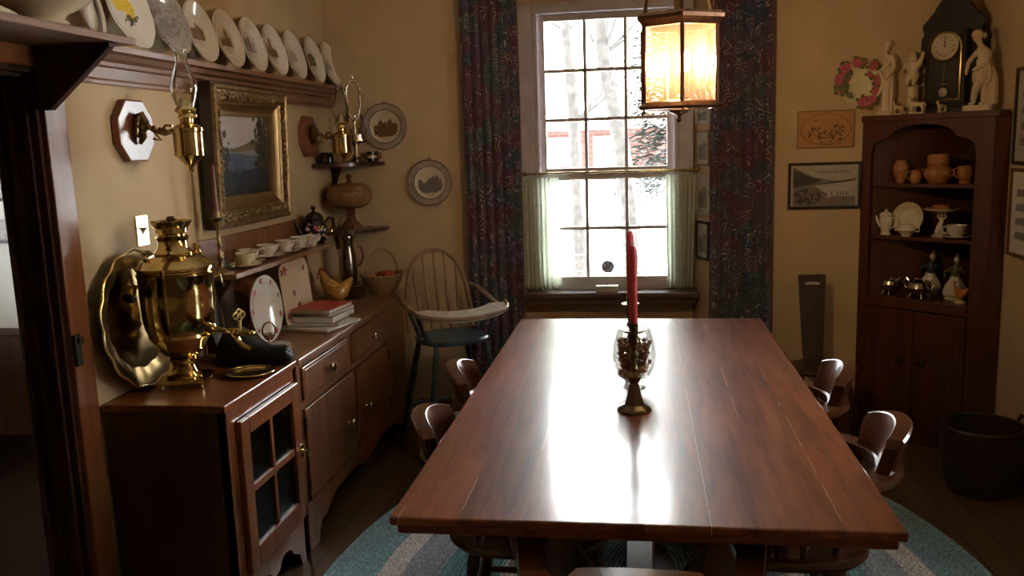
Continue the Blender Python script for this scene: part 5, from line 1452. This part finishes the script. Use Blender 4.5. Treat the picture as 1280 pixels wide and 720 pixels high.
t = wall_picture('engraving', 'unframed orange brown engraving with an oval landscape above the photograph', .970, 1.630, .288, .194, 'ink_brown', .004, dep=.007)
q = B(); q.flat([(-.142, -.095), (.142, -.095), (.142, .095), (-.142, .095)], .005); q.mi = 1
ring_print(q, .098, .101, .0053, 56, 1.25, .80); ring_print(q, .108, .1095, .0053, 56, 1.22, .80)
rnd = random.Random(6)
for k in range(90):
    x, y = rnd.uniform(-.085, .085), rnd.gauss(-.012, .024)
    if abs(x) < .03 and y > -.01: continue
    s = rnd.uniform(.003, .009); q.flat([(x - s, y - s * .6), (x + s, y - s * .5), (x + s * .6, y + s), (x - s * .5, y + s * .7)], .0055 + k * .00001)
q.flat([(-.05, -.046), (.05, -.046), (.02, -.040), (-.03, -.040)], .0066)
for k in range(5): q.flat([(-.04 + k * .004, -.066 - k * .004), (.04 - k * .004, -.066 - k * .004), (.04 - k * .004, -.065 - k * .004), (-.04 + k * .004, -.065 - k * .004)], .0055)
q.build('print', [M['orange_print'], M['ink_brown']], t, norm=False)

b = B(); R = .112; rnd = random.Random(17); plate_mesh(b, R)
for k in range(26):
    a = rnd.uniform(0, 2 * PI); r = rnd.uniform(.62, .95) * R if not (.9 < a < 2.0) else rnd.uniform(.85, .97) * R
    z = .010 + max(0, (r - .66 * R)) * .5 + .0018
    flower(b, r * math.cos(a), r * math.sin(a), rnd.uniform(.014, .027), z, 1 if k % 4 else 2, 2, rnd)
o = b.build('rose_plate', [M['china_yellow'], M['rose'], M['leaf_glaze']], mat4=facing((1.128, YB - .02, 1.855), -PI / 2 - .12, rad(6)))
tag(o, 'rose painted plate on the wall beside the white figurine', 'plate')

# spinning chair
t = thing('spinning_chair', 'small dark chair with a tapering plank back against the wall by the cupboard', 'chair', (.905, 4.50, 0), rad(180 + 4))
B().lathe([(0, .405), (.16, .405), (.185, .415), (.185, .428), (.16, .437), (.05, .430), (0, .430)], n=36, sy=.85).build('seat', M['dark'], t)
b = B(); plank = [(-.045, .428), (.045, .428), (.07, .875), (-.07, .875)]
TB = Matrix.Translation((0, -.135, .0)) @ Matrix(((1, 0, 0, 0), (0, 1, -.13, .056), (0, 0, 1, 0), (0, 0, 0, 1))) @ XZ
b.prism([(-.05, .425), (.05, .425), (.07, .876), (.035, .880), (0, .877), (-.035, .880), (-.07, .876), ], -.012, .012, TB, .003)
b.build('plank_back', M['dark'], t)
B().prism([(-.042, .832), (-.03, .84), (0, .843), (.03, .84), (.042, .832), (.03, .826), (0, .829), (-.03, .826)], -.0135, .0135, TB).build('hand_slot', M['photo_pale'], t)
for (x, y) in ((-.11, .09), (.11, .09), (-.09, -.09), (.09, -.09)):
    B().turned((x * 1.45, y * 1.4, 0), (x, y, .41), [(0, .012), (.3, .017), (.5, .013), (.7, .019), (1, .012)], 12).build('leg', M['dark'], t)

# ---------------------------------------------------------------- corner cupboard
HO = (1.16, YB, 0); HR = rad(-45)
HM = Matrix.Translation(HO) @ Matrix.Rotation(HR, 4, 'Z')
t = thing('corner_cupboard', 'tall dark mahogany corner cupboard with open arched shelves', 'cupboard', HO, HR)
HT = 1.69; W = .665
poly = lambda e: [(.012 + e, .0), (W - e * .2, .0), (W + .043, .045), (.382, .368), (.012 + e, .006)]
B().prism([(-.005, -.012), (W + .02, -.012), (W + .052, .03), (.382, .372), (-.004, -.004)], HT - .03, HT, None, .004).build('top', M['hutch'], t)
b = B(); b.prism([(.010, .004), (.382, .374), (.392, .366), (.022, .0)], .0, HT - .03); b.build('left_back', M['hutch'], t)
b = B(); b.prism([(.382, .374), (W + .050, .040), (W + .040, .032), (.374, .364)], .0, HT - .03); b.build('right_back', M['hutch'], t)
# front face with arched opening
x0, x1 = .052, .585
b = B(); b.box(.0, -.004, .0, x0, .018, HT - .03); b.box(x1, -.004, 0, W, .018, HT - .03)
arch = [(x0, HT - .03), (x0, 1.50)]
arch += [(x0 + .012, 1.545), (x0 + .05, 1.565), (x0 + .085, 1.575)]
for k in range(13):
    a = PI - PI * k / 12; arch.append(((x0 + x1) / 2 + .165 * math.cos(a), 1.578 + .062 * math.sin(a)))
arch += [(x1 - .085, 1.575), (x1 - .05, 1.565), (x1 - .012, 1.545), (x1, 1.50), (x1, HT - .03)]
b.prism(arch, -.004, .018, XZ)
b.box(x0, -.004, .0, x1, .018, .10); b.box(x0, -.012, .70, x1, .018, .755, .004)
b.build('front_frame', M['hutch'], t, ang=.3)
B().prism([(W - .002, -.004), (W + .048, .038), (W + .042, .046), (W - .012, .010)], 0, HT - .03).build('side_return', M['hutch'], t)
for z in (1.343, 1.073, .755, .10):
    B().prism([(.035, .012), (W - .03, .012), (W + .01, .045), (.382, .355), (.028, .016)], z - .018, z, None, .002).build('shelf', M['hutch'], t)
for k, (a, c) in enumerate(((x0 + .004, .317), (.321, x1 - .004))):
    d = B().box(a, -.010, .106, c, .010, .694, .004).build('door', M['hutch'], t)
    B().box(a + .05, -.013, .16, c - .05, -.009, .64, .004).build('raised_panel', M['hutch'], d)
    kx = .317 - .055 if k == 0 else .321 + .055
    B().lathe([(0, .0), (.020, .001), (.020, .004), (.008, .006), (.008, .018), (.015, .024), (.015, .030), (0, .034)], M=Matrix.Translation((kx, -.012, .44)) @ Matrix.Rotation(rad(90), 4, 'X'), n=20).build('knob', M['pewter'], d)


def hp(tt, d, z): return HM @ Vector((tt, d, z))


def hthing(name, label, cat, tt, d, z, rz=0, group=None): return thing(name, label, cat, hp(tt, d, z), HR + rz, group)


# shelf 1: amber stoneware
G = 'amber stoneware on the top cupboard shelf'
t = hthing('stoneware_vase', 'amber stoneware vase at the left of the top cupboard shelf', 'vase', .175, .075, 1.3435, 0, G)
B().lathe([(0, 0), (.020, 0), (.024, .012), (.038, .05), (.041, .075), (.034, .098), (.026, .106), (.030, .116), (.026, .116), (.022, .106), (0, .09)], n=30).build('body', M['amber_pot'], t)
t = hthing('stoneware_teapot', 'small amber stoneware jug beside the big lidded jar', 'jug', .262, .06, 1.3435, rad(200), G)
B().lathe([(0, 0), (.020, 0), (.026, .012), (.030, .032), (.024, .052), (.018, .060), (.021, .068), (.018, .068), (.015, .06), (0, .05)], n=26).build('body', M['amber_pot'], t)
B().tube([(.02, 0, .06), (.042, 0, .056), (.044, 0, .03), (.028, 0, .018)], .004, 8).build('handle', M['amber_pot'], t)
t = hthing('stoneware_jar', 'big bulging amber stoneware jar in the middle of the top cupboard shelf', 'jar', .345, .12, 1.3435, 0, G)
B().lathe([(0, 0), (.044, 0), (.048, .008), (.068, .035), (.070, .055), (.058, .078), (.050, .086), (.050, .092), (.054, .094), (.054, .140), (.049, .144), (.045, .14), (.046, .09), (0, .08)], n=36).build('body', M['amber_pot'], t)
for s in (-1, 1): B().tube([(s * .066, 0, .062), (s * .084, 0, .068), (s * .086, 0, .045), (s * .068, 0, .035)], .005, 8).build('lug_handle', M['amber_pot'], t)
t = hthing('stoneware_pitcher', 'amber stoneware pitcher at the right of the top cupboard shelf', 'pitcher', .49, .10, 1.3435, 0, G)
B().lathe([(0, 0), (.028, 0), (.030, .006), (.026, .014), (.036, .035), (.039, .055), (.034, .072), (.036, .086), (.033, .086), (.030, .072), (0, .05)], n=30).build('body', M['amber_pot'], t)
B().tube([(-.034, 0, .075), (-.055, 0, .07), (-.055, 0, .04), (-.034, 0, .028)], .0045, 8).build('handle', M['amber_pot'], t)

# shelf 2: white china
G = 'china on the middle cupboard shelf'
t = hthing('coffee_pot', 'tall white coffee pot at the left of the middle cupboard shelf', 'coffee pot', .118, .045, 1.0735, 0, G)
B().lathe([(0, 0), (.026, 0), (.028, .006), (.022, .014), (.030, .05), (.033, .08), (.030, .098), (.034, .104), (0, .104)], n=28).build('body', M['china'], t)
B().lathe([(.034, .103), (.030, .112), (.012, .122), (.005, .124), (.007, .132), (0, .136)], n=24).build('lid', M['china'], t)
B().tube([(-.028, 0, .04), (-.048, 0, .07), (-.055, 0, .098)], [.010, .007, .005], 10).build('spout', M['china'], t)
B().tube([(.030, 0, .09), (.056, 0, .092), (.060, 0, .055), (.030, 0, .035)], .0045, 8).build('handle', M['china'], t)
b = B(); plate_mesh(b, .084)
tag(b.build('dinner_plate', [M['china_warm']], mat4=HM @ Matrix.Translation((.210, .112, 1.0735 + .083)) @ Matrix.Rotation(0, 4, 'Z') @ facing((0, 0, 0), -PI / 2, rad(12))), 'cream plate standing behind the white sugar bowl in the cupboard', 'plate', G)
t = hthing('sugar_bowl', 'squat white lidded sugar bowl in front of the standing cream plate', 'sugar bowl', .240, .034, 1.0735, 0, G)
B().lathe([(0, 0), (.024, 0), (.025, .006), (.034, .016), (.050, .034), (.044, .046), (.036, .050), (0, .050)], n=30).build('body', M['china'], t)
B().lathe([(.038, .049), (.036, .056), (.016, .066), (.005, .068), (.009, .076), (.006, .082), (0, .084)], n=24).build('lid', M['china'], t)
for s in (-1, 1): B().tube([(s * .044, 0, .042), (s * .066, 0, .05), (s * .066, 0, .028), (s * .045, 0, .026)], .0035, 8).build('handle', M['china'], t)
t = hthing('figural_comport', 'china comport on a figure stem holding a brown cake in the cupboard', 'comport', .372, .115, 1.0735, 0, G)
B().lathe([(0, 0), (.04, 0), (.042, .006), (.03, .012), (.02, .02), (0, .02)], n=26).build('foot', M['china_warm'], t)
b = B(); b.tube([(-.018, 0, .018), (-.006, 0, .05), (.004, 0, .075), (.004, 0, .10)], [.012, .014, .011, .009], 10); b.ball((.004, 0, .112), .011, 12, 8)
b.tube([(.012, 0, .085), (.026, 0, .10), (.018, 0, .122)], .005, 8); b.tube([(-.002, 0, .085), (-.016, 0, .10), (-.012, 0, .122)], .005, 8); b.tube([(.006, 0, .05), (.014, -.008, .018)], .008, 8)
b.build('figure_stem', M['china'], t)
B().lathe([(0, .122), (.02, .122), (.055, .130), (.082, .142), (.083, .138), (.05, .124), (.0, .120)], n=36).build('dish', M['china_warm'], t)
tt = thing('brown_cake', 'small brown cake lying on the china comport', 'cake', hp(.372, .115, 1.0735 + .1285), HR)
B().lathe([(0, 0), (.038, 0), (.044, .010), (.042, .030), (.034, .036), (.0, .036)], n=28, wave=lambda a: 1 + .03 * math.sin(9 * a)).build('cake', M['amber_pot'], tt)
t = hthing('breakfast_cup', 'wide white cup and saucer at the right of the middle cupboard shelf', 'cup', .470, .085, 1.0735, rad(-150), G)
B().lathe([(0, .002), (.036, .002), (.066, .014), (.068, .011), (.04, 0), (0, 0)], n=32).build('saucer', M['china_warm'], t)
B().lathe([(0, .005), (.026, .005), (.028, .012), (.044, .03), (.050, .066), (.048, .066), (.041, .03), (0, .016)], n=32).build('cup', M['china'], t)
B().tube([(.048, 0, .058), (.07, 0, .055), (.068, 0, .03), (.044, 0, .024)], .004, 8).build('handle', M['china'], t)

# shelf 3: silver and figurines
G = 'silver on the lowest open cupboard shelf'
t = hthing('silver_creamer', 'silver creamer with a looped handle at the left of the lowest cupboard shelf', 'creamer', .135, .07, .7555, rad(180), G)
B().lathe([(0, .02), (.02, .02), (.034, .034), (.040, .055), (.034, .072), (.038, .084), (.036, .084), (.03, .072), (0, .05)], n=30, sx=1.15).build('body', M['silver'], t)
B().tube([(.036, 0, .075), (.060, 0, .092), (.075, 0, .07), (.058, 0, .048), (.042, 0, .05)], .0045, 8).build('handle', M['silver'], t)
B().tube([(-.03, 0, .074), (-.055, 0, .084), (-.066, 0, .094)], [.014, .011, .006], 8).build('lip', M['silver'], t)
for k in range(3): a = 2 * PI * k / 3; B().tube([(.024 * math.cos(a), .024 * math.sin(a), .026), (.034 * math.cos(a), .034 * math.sin(a), .012), (.038 * math.cos(a), .038 * math.sin(a), .001)], .004, 8).build('foot', M['silver'], t)
t = hthing('silver_sugar_bowl', 'large two handled silver sugar bowl in front of the seated figurine', 'sugar bowl', .300, .065, .7555, 0, G)
B().lathe([(0, .016), (.03, .016), (.046, .03), (.056, .055), (.050, .074), (.044, .080), (.050, .088), (.047, .088), (.04, .08), (0, .06)], n=36, wave=lambda a: 1 + .03 * abs(math.sin(6 * a))).build('body', M['silver'], t)
for s in (-1, 1): B().tube([(s * .048, 0, .078), (s * .066, 0, .098), (s * .082, 0, .08), (s * .070, 0, .05), (s * .054, 0, .046)], .005, 8).build('handle', M['silver'], t)
for k in range(4): a = PI / 4 + PI / 2 * k; B().tube([(.034 * math.cos(a), .034 * math.sin(a), .022), (.046 * math.cos(a), .046 * math.sin(a), .010), (.05 * math.cos(a), .05 * math.sin(a), .001)], .005, 8).build('foot', M['silver'], t)
B().tube([(-.03, 0, .088), (-.015, 0, .10), (0, 0, .094), (.015, 0, .10), (.03, 0, .088)], .004, 8).build('crest', M['silver'], t)


def small_figure(label, tt, d, z, lean, coat):
    t = hthing('seated_figurine', label, 'figurine', tt, d, z, 0, 'porcelain figurines on the lowest open cupboard shelf')
    B().lathe([(0, 0), (.048, 0), (.05, .008), (.042, .016), (0, .018)], n=24).build('base', M['china_warm'], t)
    b = B(); b.lathe([(0, .015), (.05, .02), (.054, .04), (.042, .075), (.026, .10), (.020, .12), (0, .12)], n=20, wave=lambda a: 1 + .07 * math.sin(7 * a)); b.build('skirt', M['china'], t)
    b = B(); b.tube([(0, 0, .11), (lean * .4, 0, .14), (lean, 0, .168), (lean * 1.1, 0, .18)], [.02, .024, .018, .008], 12)
    b.tube([(lean * .8 - .016, 0, .162), (-.05, -.01, .135), (-.038, -.03, .115)], [.009, .008, .006], 8); b.tube([(lean * .8 + .016, 0, .162), (.048, -.01, .14), (.04, -.03, .155)], [.009, .008, .006], 8)
    b.build('torso', M[coat], t)
    b = B(); b.ball((lean * 1.2, -.003, .202), (.0145, .0155, .018), 14, 10); b.cyl((lean * 1.1, 0, .176), (lean * 1.2, 0, .19), .006, n=8); b.ball((lean * 1.2, -.018, .200), (.0025, .004, .004), 6, 5)
    b.build('head', M['china'], t)
    b = B(); b.ball((lean * 1.2, .004, .211), (.016, .0155, .014), 12, 8); b.ball((lean * 1.2, .002, .224), (.008, .008, .010), 10, 7); b.build('hair', M['ink_brown'], t)


small_figure('white seated porcelain lady behind the silver sugar bowl', .295, .185, .7555, .008, 'blue_glaze')
small_figure('white porcelain figure in a dark coat behind the orange rooster', .445, .145, .7555, .004, 'leaf_glaze')
t = hthing('china_rooster', 'small orange and cream china rooster at the right of the lowest cupboard shelf', 'figurine', .515, .06, .7555, 0)
B().lathe([(0, 0), (.028, 0), (.028, .006), (.016, .016), (0, .016)], n=18).build('base', M['china_yellow'], t)
b = B(); R = []
for x, z, r in ((.045, .078, .004), (.034, .062, .018), (.012, .045, .028), (-.012, .048, .027), (-.026, .066, .018), (-.030, .082, .012), (-.036, .090, .006)):
    R.append([Vector((x, r * .8 * math.cos(a), max(.012, z + r * math.sin(a)))) for a in [2 * PI * k / 14 for k in range(14)]])
b.rings(R); b.build('body', M['orange_fruit'], t)
b = B()
for k in range(5): b.tube([(.03, (k - 2) * .003, .06), (.05, (k - 2) * .005, .085 + .005 * k), (.064, (k - 2) * .006, .07 + .006 * k), (.066, (k - 2) * .006, .05 + .006 * k)], .0055, 8)
b.build('tail', M['amber_pot'], t)
B().prism([(-.036, .095), (-.034, .108), (-.029, .102), (-.026, .108), (-.021, .098)], -.003, .003, XZ).build('comb', M['redcover'], t)

# ---------------------------------------------------------------- on top of the cupboard
TZ = HT + .0005
t = hthing('gingerbread_clock', 'black carved gingerbread clock with a pale dial on top of the corner cupboard', 'clock', .346, .172, TZ, 0)
half = [(.150, 0), (.150, .022), (.128, .030), (.120, .050), (.134, .075), (.128, .105), (.118, .13), (.134, .16), (.130, .20), (.122, .23), (.138, .258), (.158, .275), (.166, .300), (.150, .318), (.160, .335), (.164, .362), (.150, .385), (.136, .398), (.152, .415), (.154, .440), (.136, .460), (.116, .470), (.112, .486), (.092, .496), (.086, .522), (.066, .545), (.052, .566), (.024, .574), (.014, .588), (0, .592)]
P = half + [(-x, z) for x, z in reversed(half[:-1])]
B().prism(P, .018, .055, XZ, .004).build('carved_back', M['clock_black'], t)
B().box(-.160, -.055, 0, .160, .055, .028, .004).box(-.145, -.048, .028, .145, .05, .042, .004).build('plinth', M['clock_black'], t)
B().box(-.100, -.04, .042, .100, .02, .40, .005).build('case', M['clock_black'], t)
b = B()   # glazed door
dp = [(-.085, .06), (.085, .06), (.085, .315)] + [(.085 * math.cos(PI * k / 14), .315 + .078 * math.sin(PI * k / 14)) for k in range(1, 14)] + [(-.085, .315)]
b.rings([[Vector((x * k + 0, y, z0 + (z - z0) * kz)) for x, z in dp for z0 in (.22,)] for k, kz, y in ((1, 1, -.040), (1, 1, -.048), (.93, .95, -.050), (.92, .94, -.042))], loop=False, cap0=False, cap1=False)
b.build('door_frame', M['brass_old'], t, norm=True)
b = B(); b.lathe([(0, .0), (.066, 0), (.066, .003), (.060, .005), (0, .005)], M=Matrix.Translation((0, -.042, .322)) @ Matrix.Rotation(rad(90), 4, 'X'), n=40); dial = b.build('dial', M['dial'], t)
b = B(); b.tube([(.068 * math.cos(a), -.046, .322 + .068 * math.sin(a)) for a in [2 * PI * k / 40 for k in range(40)]], .0035, 8, True); b.build('bezel', M['brass'], t)
for k, s in enumerate(['XII', 'I', 'II', 'III', 'IIII', 'V', 'VI', 'VII', 'VIII', 'IX', 'X', 'XI']):
    a = PI / 2 - 2 * PI * k / 12
    text_mesh(s, .016, M['ink_brown'], 'numeral', dial, (.047 * math.cos(a), -.0476, .322 + .047 * math.sin(a)), (rad(90), a - PI / 2 if False else 0, 0))
B().box(-.0016, -.050, .322, .0016, -.0485, .350).box(-.001, -.0515, .322, .001, -.050, .364).cyl((0, -.047, .322), (0, -.052, .322), .004, n=10).build('hands', M['iron'], t)
b = B(); b.lathe([(0, 0), (.022, .001), (.022, .006), (0, .007)], M=Matrix.Translation((0, -.042, .10)) @ Matrix.Rotation(rad(90), 4, 'X'), n=24); b.box(-.0012, -.045, .10, .0012, -.043, .25)
b.box(-.018, -.0455, .138, .018, -.043, .144); b.build('pendulum', M['silver'], t)
B().box(-.078, -.0465, .068, .078, -.0455, .25).build('tablet_glass', M['clear'], t)


def skin_figure(name, pts, edges, radii, mat, parent, sub=2):
    me = bpy.data.meshes.new(name); me.from_pydata([Vector(p) for p in pts], edges, []); me.materials.append(mat)
    o = bpy.data.objects.new(name, me); COL.objects.link(o); o.parent = parent
    sk = o.modifiers.new('skin', 'SKIN'); sk.use_smooth_shade = True
    for i, v in enumerate(me.skin_vertices[0].data):
        r = radii[i]; v.radius = (r, r) if not isinstance(r, tuple) else r; v.use_root = (i == 0)
    sb = o.modifiers.new('smooth', 'SUBSURF'); sb.levels = sub; sb.render_levels = sub
    dg = bpy.context.evaluated_depsgraph_get()
    m2 = bpy.data.meshes.new_from_object(o.evaluated_get(dg)); o.modifiers.clear(); o.data = m2
    m2.shade_smooth(); return o


# white standing classical lady
t = hthing('standing_figurine', 'white bisque standing lady in drapery on the left of the cupboard top', 'figurine', .092, .052, TZ, rad(-25), 'bisque figurines on the cupboard top')
B().lathe([(0, 0), (.05, 0), (.052, .012), (.046, .022), (0, .024)], n=28).build('base', M['bisque'], t)
pts = [(0, 0, .20), (.004, 0, .235), (.0, 0, .275), (-.002, 0, .302), (-.004, -.004, .325), (-.004, -.006, .345), (-.004, -.006, .362),
       (.020, 0, .19), (.022, -.008, .11), (.020, 0, .03), (.022, -.022, .024), (-.020, 0, .19), (-.026, -.018, .115), (-.018, 0, .035), (-.02, -.022, .026),
       (.034, 0, .292), (.050, .004, .235), (.040, -.030, .190), (.036, -.042, .178), (-.036, 0, .292), (-.058, .0, .235), (-.052, -.022, .185), (-.05, -.03, .172)]
edges = [(0, 1), (1, 2), (2, 3), (3, 4), (4, 5), (5, 6), (0, 7), (7, 8), (8, 9), (9, 10), (0, 11), (11, 12), (12, 13), (13, 14), (2, 15), (15, 16), (16, 17), (17, 18), (2, 19), (19, 20), (20, 21), (21, 22)]
rr = [.036, .028, .033, .012, .012, .021, .014, .027, .018, .010, .007, .027, .018, .010, .007, .014, .011, .008, .006, .014, .011, .008, .006]
skin_figure('body', pts, edges, rr, M['bisque'], t)
b = B(); b.lathe([(.0, .02), (.044, .022), (.042, .06), (.046, .12), (.042, .18), (.036, .205), (.0, .21)], n=36, sx=.95, sy=.75, wave=lambda a: 1 + .09 * math.sin(9 * a + .6)); b.tube([(-.035, -.02, .215), (.0, -.032, .228), (.034, -.016, .262), (.026, .018, .29)], [.010, .012, .010, .007], 8)
b.build('drapery', M['bisque'], t)
b = B(); b.ball((-.004, .002, .358), (.021, .021, .020), 14, 10); b.ball((-.004, .020, .352), (.012, .010, .012), 10, 8); b.build('hair', M['bisque'], t)
b = B(); b.ball((-.004, -.026, .347), (.003, .006, .005), 8, 6); b.build('nose', M['bisque'], t)
# figure modelled where only the lantern's shadow falls beside her
t = hthing('lady_shadow_figure', 'figure standing in for the shadow between the white lady and the clock', 'figurine', .185, .135, TZ, 0, 'bisque figurines on the cupboard top')
B().lathe([(0, 0), (.045, 0), (.046, .014), (.034, .022), (.030, .13), (.036, .14), (0, .142)], n=24).build('pedestal', M['bisque'], t)
pts = [(0, 0, .20), (0, 0, .235), (0, -.004, .262), (0, -.006, .285), (0, -.006, .312), (0.016, -.01, .185), (.02, -.03, .16), (.018, -.03, .142), (-.016, -.01, .185), (-.02, -.024, .16), (-.018, -.03, .142), (.032, 0, .25), (.05, -.01, .285), (.056, -.014, .31), (-.032, 0, .25), (-.05, -.015, .225), (-.04, -.035, .21)]
edges = [(0, 1), (1, 2), (2, 3), (3, 4), (0, 5), (5, 6), (6, 7), (0, 8), (8, 9), (9, 10), (1, 11), (11, 12), (12, 13), (1, 14), (14, 15), (15, 16)]
rr = [.030, .030, .013, .022, .014, .020, .014, .009, .020, .014, .009, .014, .010, .007, .014, .010, .007]
skin_figure('body', pts, edges, rr, M['bisque'], t)
# white lady stooping over a stump
t = hthing('stooping_figurine', 'white bisque lady looking down beside a stump on the right of the cupboard top', 'figurine', .560, .055, TZ, rad(10), 'bisque figurines on the cupboard top')
B().prism(rrect(.066, .045, .02), 0, .026, None, .004).build('base', M['bisque'], t)
pts = [(.012, 0, .17), (.016, 0, .215), (.012, -.006, .265), (.0, -.012, .295), (-.012, -.018, .318), (-.020, -.026, .338), (-.020, -.026, .358),
       (.004, -.012, .155), (-.016, -.02, .09), (-.028, -.004, .034), (-.042, -.02, .03), (.026, 0, .155), (.018, .004, .09), (.012, .01, .034), (-.002, -.006, .03),
       (-.014, -.02, .272), (-.048, -.03, .225), (-.052, -.04, .18), (-.05, -.045, .165), (.034, .004, .268), (.03, -.026, .215), (-.012, -.045, .19), (-.026, -.05, .186)]
edges = [(0, 1), (1, 2), (2, 3), (3, 4), (4, 5), (5, 6), (0, 7), (7, 8), (8, 9), (9, 10), (0, 11), (11, 12), (12, 13), (13, 14), (2, 15), (15, 16), (16, 17), (17, 18), (2, 19), (19, 20), (20, 21), (21, 22)]
rr = [.036, .030, .033, .013, .013, .023, .016, .027, .018, .011, .008, .027, .018, .011, .008, .014, .011, .009, .007, .014, .011, .009, .007]
skin_figure('body', pts, edges, rr, M['bisque'], t)
B().lathe([(.03, .12), (.042, .14), (.044, .175), (.036, .205), (.0, .21)], c=(.012, -.004, 0), n=32, sy=.85, wave=lambda a: 1 + .08 * math.sin(8 * a)).tube([(.03, .01, .20), (.048, .012, .15), (.052, .01, .09), (.05, .008, .03)], [.022, .024, .026, .028], 10).build('drapery', M['bisque'], t)
b = B(); b.ball((-.018, -.016, .350), (.026, .026, .024), 14, 10); b.ball((.004, .004, .345), (.014, .014, .014), 10, 8); b.build('hair', M['bisque'], t)
B().ball((-.030, -.046, .336), (.004, .006, .005), 8, 6).build('nose', M['bisque'], t)
B().lathe([(0, .024), (.024, .026), (.020, .06), (.022, .13), (.018, .15), (0, .152)], c=(.04, .014, 0), n=16, wave=lambda a: 1 + .12 * math.sin(5 * a)).build('stump', M['bisque'], t)
# little animals
def beast(label, tt, d, s, rz):
    t = hthing('animal_figurine', label, 'figurine', tt, d, TZ, rz, 'small white animals on the cupboard top')
    B().prism(rrect(.044 * s, .018 * s, .01), 0, .006, None, .001).build('base', M['bisque'], t)
    z = .006
    pts = [(.030, 0, .058), (0, 0, .056), (-.028, 0, .06), (-.044, 0, .082), (-.050, 0, .094), (-.066, 0, .088), (.042, 0, .062), (.052, 0, .042),
           (-.030, .009, .04), (-.031, .009, .022), (-.030, .009, .006), (-.028, -.009, .04), (-.026, -.009, .022), (-.026, -.009, .006),
           (.034, .009, .042), (.040, .009, .026), (.035, .009, .006), (.030, -.009, .042), (.036, -.009, .026), (.031, -.009, .006), (-.044, .006, .106), (-.044, -.006, .106)]
    edges = [(1, 0), (1, 2), (2, 3), (3, 4), (4, 5), (0, 6), (6, 7), (2, 8), (8, 9), (9, 10), (2, 11), (11, 12), (12, 13), (0, 14), (14, 15), (15, 16), (0, 17), (17, 18), (18, 19), (4, 20), (4, 21)]
    rr = [.015, .015, .016, .011, .011, .007, .005, .004, .009, .006, .005, .009, .006, .005, .010, .006, .005, .010, .006, .005, .003, .003]
    skin_figure('body', [(x * s, y * s, zz * s) for x, y, zz in pts], edges, [r * s for r in rr], M['bisque'], t)


beast('white china horse standing in front of the clock', .262, .045, .82, rad(10))
beast('smaller white china horse between the lady and the clock', .172, .028, .62, rad(-12))
beast('small white china dog beside the clock plinth', .382, .055, .55, rad(70))

# ---------------------------------------------------------------- right wall
for (z, h, lab, pale) in ((1.655, .43, 'dark framed picture on the right wall, the upper one', 'photo_pale'), (1.225, .40, 'brown framed picture on the right wall, the lower one', 'paper')):
    t = wall_picture('side_wall_picture', lab, 0, 0, .34, h, 'black_frame' if h > .41 else 'wood_frame', .016, facing((XR - .001, 4.135, z), PI))
    q = B(); q.flat([(-.156, -h / 2 + .014), (.156, -h / 2 + .014), (.156, h / 2 - .014), (-.156, h / 2 - .014)], .006); q.mi = 1
    for k in range(4): q.flat([(-.11, -h * .3 + k * h * .16), (.11, -h * .3 + k * h * .16), (.11 - .02 * (k % 2), -h * .2 + k * h * .16), (-.10, -h * .22 + k * h * .16)], .0065)
    q.build('print', [M[pale], M['photo_mid']], t, norm=False)
t = thing('floor_basket', 'dark woven basket on the floor by the right wall', 'basket', (1.50, 3.97, .0))
B().lathe([(0, 0), (.13, 0), (.15, .06), (.165, .20), (.17, .30), (.16, .30), (.155, .2), (.14, .06), (0, .02)], n=48, wave=lambda a: 1 + .015 * math.sin(26 * a)).build('body', M['basketdark'], t)
B().tube([(.166 * math.cos(a), .166 * math.sin(a), .302) for a in [2 * PI * k / 48 for k in range(48)]], .010, 8, True).build('rim', M['basketdark'], t)
for s in (-1, 1): B().tube([(s * .166, -.05, .30), (s * .172, -.03, .34), (s * .172, .03, .34), (s * .166, .05, .30)], .007, 8).build('handle', M['basketdark'], t)
